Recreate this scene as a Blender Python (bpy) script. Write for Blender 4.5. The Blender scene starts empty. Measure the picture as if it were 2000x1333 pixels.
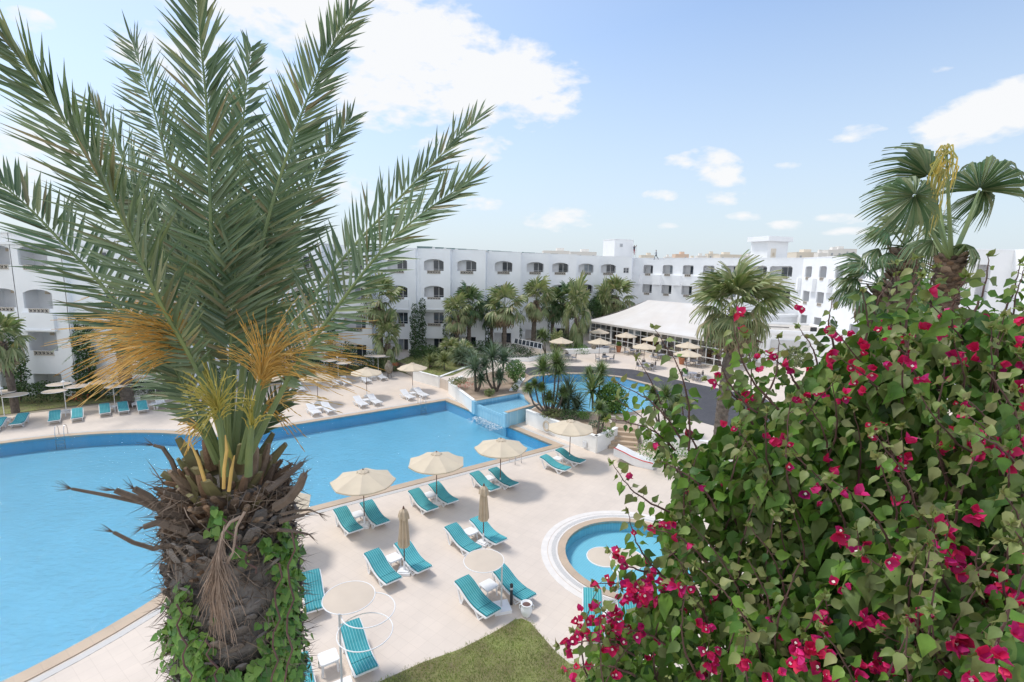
import bpy, math, random
import numpy as np
from mathutils import Vector, Matrix
from mathutils.geometry import tessellate_polygon
R = math.radians
PI = math.pi
scene = bpy.context.scene
col = scene.collection

# ------------------------------------------------------------------ camera
CAMH = 12.0
FPX = 960.0
roll = math.atan(.018)
pitch = math.atan((666.5 - 524.0) / math.sqrt(1 + .018 ** 2) / FPX)
FW = np.array([0, math.cos(pitch), -math.sin(pitch)])
up0 = np.array([0, math.sin(pitch), math.cos(pitch)])
rt0 = np.array([1., 0, 0])
CR = math.cos(roll) * rt0 + math.sin(roll) * up0
CU = -math.sin(roll) * rt0 + math.cos(roll) * up0
cd = bpy.data.cameras.new('camera')
cd.sensor_width = 36
cd.lens = FPX / 2000 * 36
cd.clip_start = .05
cd.clip_end = 6000
cam = bpy.data.objects.new('camera', cd)
col.objects.link(cam)
mm = Matrix.Identity(4)
for i in range(3):
    mm[i][0] = CR[i]; mm[i][1] = CU[i]; mm[i][2] = -FW[i]
mm[0][3], mm[1][3], mm[2][3] = 0, 0, CAMH
cam.matrix_world = mm
scene.camera = cam


def at(px, py, d):
    """point seen at photo pixel (px,py) at d metres depth"""
    v = FW + CR * (px - 1000) / FPX + CU * (666.5 - py) / FPX
    return v * d + np.array([0, 0, CAMH])


def G(px, py, z=0.0):
    v = FW + CR * (px - 1000) / FPX + CU * (666.5 - py) / FPX
    t = (z - CAMH) / v[2]
    p = v * t
    return (float(p[0]), float(p[1]))


# ------------------------------------------------------------------ light
SUN_EL, SUN_AZ = 60.0, -62.0      # azimuth from +Y towards +X
world = bpy.data.worlds.new("World")
scene.world = world
world.use_nodes = True
nt = world.node_tree
nt.nodes.clear()


class NT:
    def __init__(s, tree): s.t = tree
    def n(s, typ, **kw):
        o = s.t.nodes.new(typ)
        for k, v in kw.items():
            setattr(o, k, v)
        return o
    def link(s, a, b): s.t.links.new(a, b)
    def val(s, sock, v):
        if hasattr(v, 'is_linked') or hasattr(v, 'links'):
            s.link(v, sock)
        else:
            sock.default_value = v
    def math(s, op, a, b=0.0, c=None, clamp=False):
        o = s.n('ShaderNodeMath', operation=op, use_clamp=clamp)
        s.val(o.inputs[0], a); s.val(o.inputs[1], b)
        if c is not None: s.val(o.inputs[2], c)
        return o.outputs[0]


def build_sky():
    w = NT(nt)
    sky = w.n('ShaderNodeTexSky', sky_type='NISHITA')
    sky.sun_disc = False
    sky.sun_elevation = R(SUN_EL)
    sky.sun_rotation = R(SUN_AZ)
    sky.altitude = 10
    sky.air_density = 1.0
    sky.dust_density = 1.0
    sky.ozone_density = 1.6
    bg = w.n('ShaderNodeBackground')
    bg.inputs['Strength'].default_value = SKY_STRENGTH
    w.link(sky.outputs[0], bg.inputs['Color'])
    tc = w.n('ShaderNodeTexCoord')
    sp = w.n('ShaderNodeSeparateXYZ')
    w.link(tc.outputs['Generated'], sp.inputs[0])
    az = w.math('ARCTAN2', sp.outputs[0], sp.outputs[1])
    el = w.math('ARCSINE', sp.outputs[2])
    # clouds: (photo x, y, half width px, half height px, weight, slope)
    blobs = [(560, 10, 300, 80, 1.0, 0), (820, 95, 250, 95, 1.15, .12), (960, 165, 200, 85, 1.1, .05), (900, 60, 130, 40, .6, .3),
             (750, 190, 170, 70, .8, 0), (900, 285, 110, 38, .75, 0), (430, 150, 240, 110, .5, 0),
             (1930, 225, 210, 62, 1.1, -.25), (1670, 262, 70, 20, .7, 0), (2100, 150, 140, 60, .9, -.2),
             (1330, 315, 50, 20, .75, 0), (1400, 330, 70, 42, .85, .3), (1290, 382, 42, 15, .7, 0), (1420, 385, 50, 20, .6, 0),
             (1530, 325, 45, 9, .5, 0), (950, 400, 60, 18, .6, 0), (1090, 430, 80, 28, .8, 0), (1460, 422, 50, 12, .55, 0),
             (1540, 440, 60, 14, .6, 0), (1640, 428, 70, 14, .6, 0), (1640, 452, 80, 10, .6, 0), (1305, 440, 40, 10, .5, 0),
             (60, 40, 60, 26, .6, 0), (250, 100, 60, 30, .6, 0), (60, 300, 260, 130, .6, 0), (680, 370, 110, 45, .5, 0),
             (-250, 200, 260, 120, .9, 0), (2300, 330, 200, 60, .9, 0), (1860, 130, 60, 14, .3, 0)]
    no = w.n('ShaderNodeTexNoise')
    no.inputs['Scale'].default_value = 9.0
    no.inputs['Detail'].default_value = 9.0
    no.inputs['Distortion'].default_value = .5
    no.inputs['Roughness'].default_value = .6
    cmb = w.n('ShaderNodeCombineXYZ')
    w.link(az, cmb.inputs[0])
    w.link(w.math('MULTIPLY', el, 2.2), cmb.inputs[1])
    w.link(cmb.outputs[0], no.inputs['Vector'])
    no2 = w.n('ShaderNodeTexNoise')
    no2.inputs['Scale'].default_value = 30.0
    no2.inputs['Detail'].default_value = 6.0
    w.link(cmb.outputs[0], no2.inputs['Vector'])
    acc = None
    for bx, by, sw, sh, wt, sl in blobs:
        v = FW + CR * (bx - 1000) / FPX + CU * (666.5 - by) / FPX
        v = v / np.linalg.norm(v)
        a0 = math.atan2(v[0], v[1]); e0 = math.asin(v[2])
        ca = math.cos(math.atan((bx - 1000) / FPX)) ** 2
        sa = sw / FPX * max(ca, .3); se = sh / FPX * max(ca, .3) ** .5
        da = w.math('SUBTRACT', az, a0)
        de = w.math('SUBTRACT', w.math('ADD', el, w.math('MULTIPLY', da, sl)), e0)
        a2 = w.math('POWER', w.math('ABSOLUTE', w.math('MULTIPLY', da, 1 / sa)), 2.0)
        e2 = w.math('POWER', w.math('ABSOLUTE', w.math('MULTIPLY', de, 1 / se)), 2.0)
        g = w.math('MULTIPLY', w.math('SUBTRACT', 1.0, w.math('ADD', a2, e2), clamp=True), wt)
        acc = g if acc is None else w.math('MAXIMUM', acc, g)
    n1 = w.math('MULTIPLY', w.math('SUBTRACT', no.outputs[0], .5), 2.3)
    n2 = w.math('MULTIPLY', w.math('SUBTRACT', no2.outputs[0], .5), 1.5)
    # a faint veil of thin cloud everywhere, thicker low down
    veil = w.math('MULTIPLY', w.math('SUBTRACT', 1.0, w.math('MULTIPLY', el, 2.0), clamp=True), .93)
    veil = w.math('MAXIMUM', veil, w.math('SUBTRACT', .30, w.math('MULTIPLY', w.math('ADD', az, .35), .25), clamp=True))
    gate = w.math('MULTIPLY', acc, 4.0, clamp=True)
    s = w.math('ADD', acc, w.math('MULTIPLY', w.math('ADD', n1, n2), w.math('MULTIPLY', gate, .85)))
    m = w.math('MULTIPLY', w.math('SUBTRACT', s, .24), 1.9, clamp=True)
    m = w.math('MULTIPLY', m, .97)
    # unseen bright cloud banks, added behind the camera to fill the shaded facades
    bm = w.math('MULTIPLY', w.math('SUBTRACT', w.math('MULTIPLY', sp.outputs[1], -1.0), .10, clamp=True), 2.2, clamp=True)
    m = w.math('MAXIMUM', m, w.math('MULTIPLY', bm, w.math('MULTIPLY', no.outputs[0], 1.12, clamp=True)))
    cbg = w.n('ShaderNodeBackground')
    cbg.inputs['Color'].default_value = (.975, .985, 1.0, 1)
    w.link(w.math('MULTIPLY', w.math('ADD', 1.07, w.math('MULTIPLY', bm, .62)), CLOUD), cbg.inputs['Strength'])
    mix = w.n('ShaderNodeMixShader')
    w.link(m, mix.inputs[0]); w.link(bg.outputs[0], mix.inputs[1]); w.link(cbg.outputs[0], mix.inputs[2])
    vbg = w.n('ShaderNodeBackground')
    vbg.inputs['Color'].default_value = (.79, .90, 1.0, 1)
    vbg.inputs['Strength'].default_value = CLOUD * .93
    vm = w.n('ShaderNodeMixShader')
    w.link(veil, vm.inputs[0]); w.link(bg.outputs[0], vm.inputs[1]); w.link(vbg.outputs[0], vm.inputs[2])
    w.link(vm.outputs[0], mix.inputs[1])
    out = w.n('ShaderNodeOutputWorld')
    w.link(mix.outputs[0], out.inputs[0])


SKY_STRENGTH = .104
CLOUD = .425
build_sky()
sd = bpy.data.lights.new('sun', 'SUN')
sd.energy = 1.2
sd.angle = R(11)
sd.color = (1, .955, .89)
sun = bpy.data.objects.new('sun', sd)
col.objects.link(sun)
sdir = Vector((math.sin(R(SUN_AZ)) * math.cos(R(SUN_EL)), math.cos(R(SUN_AZ)) * math.cos(R(SUN_EL)), math.sin(R(SUN_EL))))
sun.rotation_euler = sdir.to_track_quat('Z', 'Y').to_euler()
scene.view_settings.view_transform = 'Standard'
scene.view_settings.look = 'None'
scene.view_settings.gamma = 1
scene.view_settings.exposure = 1.11
scene.cycles.max_bounces = 8
scene.cycles.transparent_max_bounces = 12

rng = np.random.default_rng(7)
random.seed(7)


# ------------------------------------------------------------------ materials
def mat(name, c, rough=.6, var=.12, scale=3.0, bump=0.0, bscale=None, island=0.0, metal=0.0, trans=0.0, spec=.5, c2=None, coords='Object',
        island_ramp=None, detail=5.0):
    """procedural material: colour broken by noise, optional bump, per-leaf variation and translucency"""
    m = bpy.data.materials.new(name)
    m.use_nodes = True
    t = NT(m.node_tree)
    b = m.node_tree.nodes['Principled BSDF']
    out = m.node_tree.nodes['Material Output']
    b.inputs['Roughness'].default_value = rough
    b.inputs['Metallic'].default_value = metal
    b.inputs['Specular IOR Level'].default_value = spec
    tc = t.n('ShaderNodeTexCoord')
    no = t.n('ShaderNodeTexNoise')
    no.inputs['Scale'].default_value = scale
    no.inputs['Detail'].default_value = detail
    t.link(tc.outputs[coords], no.inputs['Vector'])
    ra = t.n('ShaderNodeValToRGB')
    e = ra.color_ramp.elements
    lo = c2 if c2 else tuple(x * (1 - var) for x in c)
    hi = c if c2 else tuple(min(1, x * (1 + var)) for x in c)
    e[0].position = .3; e[1].position = .7
    e[0].color = (*lo, 1); e[1].color = (*hi, 1)
    t.link(no.outputs[0], ra.inputs[0])
    cout = ra.outputs[0]
    if island_ramp:
        ge = t.n('ShaderNodeNewGeometry')
        r2 = t.n('ShaderNodeValToRGB')
        el = r2.color_ramp.elements
        el[0].position = 0; el[0].color = (*island_ramp[0], 1)
        el[1].position = 1; el[1].color = (*island_ramp[-1], 1)
        k = len(island_ramp)
        for i in range(1, k - 1):
            x = el.new(i / (k - 1)); x.color = (*island_ramp[i], 1)
        t.link(ge.outputs['Random Per Island'], r2.inputs[0])
        mx = t.n('ShaderNodeMix', data_type='RGBA', blend_type='MULTIPLY')
        mx.inputs[0].default_value = .6
        t.link(r2.outputs[0], mx.inputs[6])
        nm = t.n('ShaderNodeValToRGB')
        nm.color_ramp.elements[0].color = (.55, .55, .55, 1); nm.color_ramp.elements[1].color = (1.3, 1.3, 1.3, 1)
        nm.color_ramp.elements[0].position = .3; nm.color_ramp.elements[1].position = .7
        t.link(no.outputs[0], nm.inputs[0])
        t.link(nm.outputs[0], mx.inputs[7])
        cout = mx.outputs[2]
    t.link(cout, b.inputs['Base Color'])
    if bump:
        nb = t.n('ShaderNodeTexNoise')
        nb.inputs['Scale'].default_value = bscale or scale * 4
        nb.inputs['Detail'].default_value = 6
        t.link(tc.outputs[coords], nb.inputs['Vector'])
        bn = t.n('ShaderNodeBump')
        bn.inputs['Strength'].default_value = 1.0
        bn.inputs['Distance'].default_value = bump
        t.link(nb.outputs[0], bn.inputs['Height'])
        t.link(bn.outputs[0], b.inputs['Normal'])
    if trans:
        tr = t.n('ShaderNodeBsdfTranslucent')
        br = t.n('ShaderNodeMix', data_type='RGBA', blend_type='MULTIPLY')
        br.inputs[0].default_value = 1.0
        t.link(cout, br.inputs[6]); br.inputs[7].default_value = (1.5, 1.5, .8, 1)
        t.link(br.outputs[2], tr.inputs['Color'])
        ms = t.n('ShaderNodeMixShader')
        ms.inputs[0].default_value = trans
        t.link(b.outputs[0], ms.inputs[1]); t.link(tr.outputs[0], ms.inputs[2])
        t.link(ms.outputs[0], out.inputs['Surface'])
    return m


def brick_mat(name, c1, c2, mortar, bw, bh, msize=.01, rough=.6, off=.5, rot=0.0, nvar=.25, bump=0.0, coords='Object'):
    m = bpy.data.materials.new(name)
    m.use_nodes = True
    t = NT(m.node_tree)
    b = m.node_tree.nodes['Principled BSDF']
    b.inputs['Roughness'].default_value = rough
    tc = t.n('ShaderNodeTexCoord')
    mp = t.n('ShaderNodeMapping')
    mp.inputs['Rotation'].default_value = (0, 0, rot)
    t.link(tc.outputs[coords], mp.inputs[0])
    br = t.n('ShaderNodeTexBrick')
    br.offset = off
    br.inputs['Color1'].default_value = (*c1, 1); br.inputs['Color2'].default_value = (*c2, 1)
    br.inputs['Mortar'].default_value = (*mortar, 1)
    br.inputs['Scale'].default_value = 1.0
    br.inputs['Brick Width'].default_value = bw; br.inputs['Row Height'].default_value = bh
    br.inputs['Mortar Size'].default_value = msize
    t.link(mp.outputs[0], br.inputs['Vector'])
    no = t.n('ShaderNodeTexNoise'); no.inputs['Scale'].default_value = .55; no.inputs['Detail'].default_value = 9
    no.inputs['Roughness'].default_value = .65
    t.link(tc.outputs[coords], no.inputs['Vector'])
    ra = t.n('ShaderNodeValToRGB')
    ra.color_ramp.elements[0].position = .3; ra.color_ramp.elements[1].position = .7
    ra.color_ramp.elements[0].color = (1 - nvar, 1 - nvar, 1 - nvar, 1); ra.color_ramp.elements[1].color = (1, 1, 1, 1)
    t.link(no.outputs[0], ra.inputs[0])
    mx = t.n('ShaderNodeMix', data_type='RGBA', blend_type='MULTIPLY'); mx.inputs[0].default_value = 1
    t.link(br.outputs['Color'], mx.inputs[6]); t.link(ra.outputs[0], mx.inputs[7])
    t.link(mx.outputs[2], b.inputs['Base Color'])
    return m


def water_mat(name, tint, bump=.02, scale=2.2, gloss=.06):
    """see-through tinted water with a rippled reflecting surface"""
    m = bpy.data.materials.new(name)
    m.use_nodes = True
    m.node_tree.nodes.clear()
    t = NT(m.node_tree)
    tc = t.n('ShaderNodeTexCoord')
    no = t.n('ShaderNodeTexNoise'); no.inputs['Scale'].default_value = scale; no.inputs['Detail'].default_value = 5
    no.inputs['Distortion'].default_value = 1.2; no.inputs['Roughness'].default_value = .62
    mp = t.n('ShaderNodeMapping'); mp.inputs['Scale'].default_value = (1, 1.9, 1); mp.inputs['Rotation'].default_value = (0, 0, .3)
    t.link(tc.outputs['Object'], mp.inputs[0]); t.link(mp.outputs[0], no.inputs['Vector'])
    bn = t.n('ShaderNodeBump'); bn.inputs['Strength'].default_value = 1; bn.inputs['Distance'].default_value = bump
    t.link(no.outputs[0], bn.inputs['Height'])
    gl = t.n('ShaderNodeBsdfGlossy'); gl.inputs['Roughness'].default_value = gloss
    t.link(bn.outputs[0], gl.inputs['Normal'])
    tr = t.n('ShaderNodeBsdfTransparent'); tr.inputs['Color'].default_value = (*tint, 1)
    fr = t.n('ShaderNodeFresnel'); fr.inputs['IOR'].default_value = 1.33
    t.link(bn.outputs[0], fr.inputs['Normal'])
    ms = t.n('ShaderNodeMixShader')
    t.link(fr.outputs[0], ms.inputs[0]); t.link(tr.outputs[0], ms.inputs[1]); t.link(gl.outputs[0], ms.inputs[2])
    out = t.n('ShaderNodeOutputMaterial'); t.link(ms.outputs[0], out.inputs['Surface'])
    return m


def stripe_mat(name, base, line, width=.085, frac=.16, thin=None):
    """striped cushion cloth: lines run along the object's X axis"""
    m = bpy.data.materials.new(name)
    m.use_nodes = True
    t = NT(m.node_tree)
    b = m.node_tree.nodes['Principled BSDF']
    b.inputs['Roughness'].default_value = .85
    b.inputs['Specular IOR Level'].default_value = .2
    tc = t.n('ShaderNodeTexCoord'); sp = t.n('ShaderNodeSeparateXYZ'); t.link(tc.outputs['Object'], sp.inputs[0])
    y = t.math('FRACT', t.math('ADD', t.math('DIVIDE', sp.outputs[1], width), 10.5))
    on = t.math('LESS_THAN', t.math('ABSOLUTE', t.math('SUBTRACT', y, .5)), frac / 2)
    y2 = t.math('LESS_THAN', t.math('ABSOLUTE', t.math('SUBTRACT', y, .82)), .05)
    mx = t.n('ShaderNodeMix', data_type='RGBA'); mx.inputs[6].default_value = (*base, 1); mx.inputs[7].default_value = (*line, 1)
    t.link(on, mx.inputs[0])
    dk = tuple(x * .6 for x in base)
    m2 = t.n('ShaderNodeMix', data_type='RGBA'); m2.inputs[7].default_value = (*dk, 1)
    t.link(mx.outputs[2], m2.inputs[6]); t.link(y2, m2.inputs[0])
    no = t.n('ShaderNodeTexNoise'); no.inputs['Scale'].default_value = 2.2; t.link(tc.outputs['Object'], no.inputs['Vector'])
    oi = t.n('ShaderNodeObjectInfo')
    k = t.math('ADD', .66, t.math('ADD', t.math('MULTIPLY', no.outputs[0], .35), t.math('MULTIPLY', oi.outputs['Random'], .34)))
    m3 = t.n('ShaderNodeMix', data_type='RGBA', blend_type='MULTIPLY'); m3.inputs[0].default_value = 1
    cb = t.n('ShaderNodeCombineXYZ')
    for i in range(3): t.link(k, cb.inputs[i])
    t.link(m2.outputs[2], m3.inputs[6]); t.link(cb.outputs[0], m3.inputs[7])
    t.link(m3.outputs[2], b.inputs['Base Color'])
    return m


M = {}
M['deck'] = brick_mat('deck_tiles', (.69, .595, .51), (.665, .575, .495), (.60, .515, .44), .42, .42, .006, .65, off=0, rot=R(36), nvar=.13)
M['terrace'] = brick_mat('terrace_tiles', (.69, .595, .51), (.67, .58, .50), (.60, .515, .44), .45, .45, .006, .65, off=0, rot=R(-30), nvar=.12)
M['coping'] = brick_mat('coping_stone', (.56, .43, .31), (.52, .40, .29), (.46, .36, .27), .6, .6, .008, .55, off=0, rot=R(36), nvar=.2)
M['grate'] = brick_mat('drain_grate', (.66, .63, .60), (.62, .60, .57), (.34, .33, .32), .05, 6.0, .008, .5, off=0, rot=R(36), nvar=.1)
M['dark_paving'] = brick_mat('dark_cobbles', (.095, .092, .10), (.07, .068, .075), (.045, .044, .05), .22, .12, .012, .7, off=.5, rot=R(20), nvar=.35)
M['sand'] = mat('dry_soil', (.42, .32, .24), .95, scale=1.2, c2=(.26, .19, .13), bump=.02, bscale=25)
M['ground'] = mat('dusty_ground', (.38, .33, .26), .95, scale=.05, c2=(.22, .20, .15))
M['pool_tile'] = brick_mat('pool_mosaic', (.20, .53, .70), (.185, .505, .685), (.21, .54, .71), .05, .05, .004, .4, off=0, rot=R(36), nvar=.13)
M['pool_wall'] = brick_mat('pool_side_mosaic_depth_tint', (.12, .52, .79), (.11, .50, .77), (.14, .54, .80), .33, .33, .012, .4, off=0, rot=R(36), nvar=.06)  # deeper blue than the floor: water depth absorption painted into the tile colour
M['basin_tile'] = brick_mat('pale_pool_mosaic', (.30, .58, .74), (.26, .54, .71), (.36, .62, .76), .1, .1, .01, .4, off=0, rot=R(36), nvar=.15)
M['kid_tile'] = brick_mat('toddler_pool_mosaic', (.22, .58, .70), (.20, .55, .675), (.27, .62, .72), .1, .1, .012, .4, off=0, rot=R(36), nvar=.1)
M['water'] = water_mat('water', (.90, .975, 1.0), .05, 2.6)
M['calm_water'] = water_mat('calm_water', (.93, .98, 1.0), .012, 3.0)
M['wall'] = mat('white_render', (.87, .885, .905), .85, var=.035, scale=.6, bump=.006, bscale=9, spec=.2)
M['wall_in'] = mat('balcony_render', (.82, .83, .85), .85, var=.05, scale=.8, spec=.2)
M['band'] = mat('pale_band', (.70, .66, .62), .8, var=.06, scale=3)
M['planter'] = mat('whitewash', (.84, .83, .81), .85, var=.05, scale=1.5, bump=.01, bscale=7, spec=.2)
M['roof_grey'] = mat('roof_gravel', (.52, .49, .45), .95, var=.15, scale=2.0)
M['awning'] = mat('awning_cloth', (.66, .64, .62), .8, scale=.35, c2=(.60, .56, .52), spec=.2)
M['frame_white'] = mat('white_frame_paint', (.78, .78, .78), .4, var=.04)
M['plastic'] = mat('white_plastic', (.78, .78, .785), .38, var=.04)
M['chrome'] = mat('steel', (.6, .6, .62), .22, var=.05, metal=1.0)
M['alu'] = mat('grey_pole_paint', (.55, .56, .57), .4, var=.06)
M['glass'] = mat('window_glass', (.035, .045, .06), .08, var=.25, scale=.7, spec=.7)
M['curtain'] = mat('curtained_glass', (.30, .34, .38), .25, var=.2, scale=1.2)
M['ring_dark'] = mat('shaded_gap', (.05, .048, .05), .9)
M['breeze'] = mat('breeze_block', (.62, .57, .50), .85, var=.08, scale=4)
M['canopy'] = mat('cream_canvas', (.64, .55, .44), .85, var=.05, scale=1.5, trans=.15, spec=.15)
M['canvas_dark'] = mat('beige_canvas', (.52, .42, .31), .85, var=.12, scale=3, trans=.1, spec=.15)
M['pole_wood'] = mat('brown_pole', (.13, .06, .04), .5, var=.2, scale=8)
M['disc'] = mat('disc_canvas', (.60, .51, .43), .8, var=.04, scale=1.5, trans=.1, spec=.15)
M['cushion'] = stripe_mat('teal_striped_cushion', (.055, .31, .35), (.24, .52, .54))
M['iron'] = mat('wrought_iron', (.10, .09, .085), .5, var=.2)
M['chair_pad'] = mat('grey_chair_pad', (.36, .37, .42), .8, var=.25, scale=9)
M['table_top'] = mat('mosaic_table_top', (.30, .31, .36), .5, var=.5, scale=14)
M['terracotta'] = mat('terracotta', (.42, .17, .09), .8, var=.2, scale=4)
M['stone_jar'] = mat('weathered_clay', (.30, .27, .22), .9, scale=5, c2=(.14, .11, .08), bump=.01)
M['black'] = mat('black_paint', (.03, .03, .035), .5)
M['green_panel'] = mat('green_roof_panel', (.08, .13, .12), .5, var=.3)
M['city'] = mat('sandy_render', (.74, .67, .57), .9, var=.06, scale=.05)
M['city2'] = mat('pale_render', (.78, .75, .71), .9, var=.06, scale=.05)
M['city3'] = mat('orange_render', (.74, .56, .44), .9, var=.06, scale=.05)
M['city_win'] = mat('far_window', (.38, .40, .43), .5)
M['red'] = mat('red_paint', (.6, .05, .05), .5)
# vegetation
M['date_leaf'] = mat('date_palm_leaflet', (.1, .17, .12), .42, scale=1.5, trans=.14, spec=.6,
                     island_ramp=[(.065, .125, .065), (.11, .18, .095), (.165, .24, .14), (.24, .31, .20), (.12, .195, .095), (.32, .35, .19), (.145, .22, .12), (.08, .145, .07), (.30, .25, .14)])
M['rachis'] = mat('palm_rachis', (.22, .27, .09), .55, scale=3, c2=(.13, .20, .09))
M['boot'] = mat('palm_boot', (.19, .13, .085), .9, scale=9, bump=.012, bscale=45, island_ramp=[(.08, .055, .04), (.18, .12, .08), (.28, .17, .10), (.16, .125, .10), (.32, .23, .16), (.12, .085, .065)])
M['boot_grey'] = mat('old_palm_boot', (.15, .13, .12), .95, scale=9, bump=.012, bscale=45, island_ramp=[(.10, .09, .085), (.20, .18, .165), (.30, .27, .25), (.14, .125, .115), (.26, .21, .17)])
M['boot_green'] = mat('fresh_palm_boot', (.24, .23, .10), .7, scale=6, c2=(.16, .12, .06), bump=.004)
M['fiber'] = mat('palm_fibre', (.17, .12, .09), .95, scale=9, island_ramp=[(.09, .07, .055), (.2, .15, .11), (.3, .23, .18), (.15, .12, .10)])
M['orange'] = mat('date_stalk', (.62, .31, .045), .6, scale=6, island_ramp=[(.52, .28, .05), (.72, .42, .09), (.70, .47, .15), (.58, .32, .06)])
M['yellowgreen'] = mat('young_date_stalk', (.45, .40, .08), .6, scale=6, island_ramp=[(.34, .33, .06), (.52, .45, .10), (.44, .36, .07)])
M['straw'] = mat('dry_stalk', (.36, .26, .19), .9, scale=6, island_ramp=[(.25, .18, .13), (.45, .33, .25), (.34, .25, .19)])
M['ivy'] = mat('ivy_leaf', (.1, .2, .04), .45, scale=4, trans=.22, spec=.5,
               island_ramp=[(.05, .14, .025), (.10, .24, .04), (.17, .33, .06), (.26, .42, .09), (.07, .17, .03)])
M['boug'] = mat('bougainvillea_leaf', (.1, .17, .05), .5, scale=14, trans=.2, spec=.35, bump=.002, bscale=50,
                island_ramp=[(.025, .075, .012), (.055, .14, .02), (.10, .215, .028), (.155, .28, .04), (.15, .19, .06), (.065, .16, .02), (.20, .22, .10), (.085, .19, .025), (.13, .25, .035)])
M['boug_young'] = mat('young_bougainvillea_leaf', (.2, .22, .07), .5, scale=14, trans=.25, spec=.35,
                      island_ramp=[(.15, .22, .05), (.22, .27, .09), (.26, .25, .11), (.18, .26, .07)])
M['bract'] = mat('magenta_bract', (.6, .02, .15), .55, scale=20, trans=.3, spec=.3,
                 island_ramp=[(.50, .01, .08), (.64, .02, .13), (.68, .03, .22), (.45, .015, .18), (.70, .04, .10)])
M['white_flower'] = mat('tiny_white_flower', (.8, .78, .7), .6)
M['stem'] = mat('woody_stem', (.13, .07, .06), .75, var=.3, scale=10)
M['fan'] = mat('fan_palm_leaf', (.12, .18, .07), .5, scale=2, trans=.18, spec=.5,
               island_ramp=[(.09, .14, .05), (.16, .22, .08), (.24, .28, .12), (.33, .34, .18), (.14, .19, .07), (.38, .36, .22)])
M['fan_dark'] = mat('dark_fan_palm_leaf', (.06, .12, .05), .45, scale=2, trans=.15, spec=.5,
                    island_ramp=[(.05, .11, .04), (.09, .16, .065), (.14, .20, .09), (.22, .25, .13)])
M['fan_pale'] = mat('pale_fan_leaf', (.28, .3, .15), .55, scale=2, trans=.15, spec=.4, island_ramp=[(.12, .17, .07), (.20, .25, .11), (.30, .32, .17), (.17, .22, .09), (.36, .31, .19)])
M['fan_yellow'] = mat('yellowed_fan_leaf', (.5, .42, .12), .5, scale=3, trans=.2, island_ramp=[(.30, .32, .10), (.62, .52, .16), (.66, .48, .10), (.22, .28, .08), (.55, .48, .2)])
M['fan_dry'] = mat('dry_fan_leaf', (.28, .2, .13), .8, scale=3, trans=.1, island_ramp=[(.14, .10, .065), (.28, .2, .13), (.36, .29, .19)])
M['trunk'] = mat('palm_trunk', (.17, .14, .115), .95, scale=5, c2=(.075, .06, .05), bump=.03, bscale=14)
M['trunk_brown'] = mat('brown_palm_trunk', (.22, .15, .10), .95, scale=5, c2=(.09, .06, .045), bump=.03, bscale=14)
M['hedge'] = mat('hedge_leaf', (.05, .1, .03), .5, scale=2, trans=.12, island_ramp=[(.02, .05, .015), (.05, .10, .03), (.09, .16, .045), (.035, .075, .02)])
M['vine'] = mat('wall_vine_leaf', (.05, .1, .03), .5, scale=2, trans=.12, island_ramp=[(.02, .055, .015), (.045, .10, .025), (.075, .15, .04), (.03, .07, .02)])
M['bush'] = mat('bright_bush_leaf', (.1, .2, .04), .5, scale=3, trans=.18, island_ramp=[(.05, .12, .02), (.10, .21, .04), (.16, .29, .06), (.07, .15, .03)])
M['yucca'] = mat('yucca_blade', (.13, .2, .07), .5, scale=3, trans=.12, island_ramp=[(.07, .13, .035), (.13, .20, .06), (.20, .27, .10), (.25, .28, .13)])
M['cycad'] = mat('grey_green_blade', (.13, .18, .12), .5, scale=3, trans=.12, island_ramp=[(.08, .13, .07), (.14, .20, .12), (.20, .26, .18), (.11, .17, .09)])
M['low'] = mat('low_plant_leaf', (.15, .18, .06), .6, scale=3, trans=.1, island_ramp=[(.08, .12, .03), (.16, .20, .06), (.24, .25, .10), (.12, .16, .05)])
M['lawn'] = mat('lawn', (.25, .28, .09), .9, scale=1.1, c2=(.17, .14, .07), bump=.03, bscale=40)
M['grass'] = mat('grass_blade', (.12, .17, .05), .7, scale=.9, trans=.2, island_ramp=[(.14, .21, .04), (.25, .33, .08), (.34, .37, .13), (.48, .43, .25)])
M['red_flower'] = mat('red_flower', (.55, .05, .03), .6, trans=.2)
M['skin'] = mat('skin', (.25, .13, .08), .6)


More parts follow.
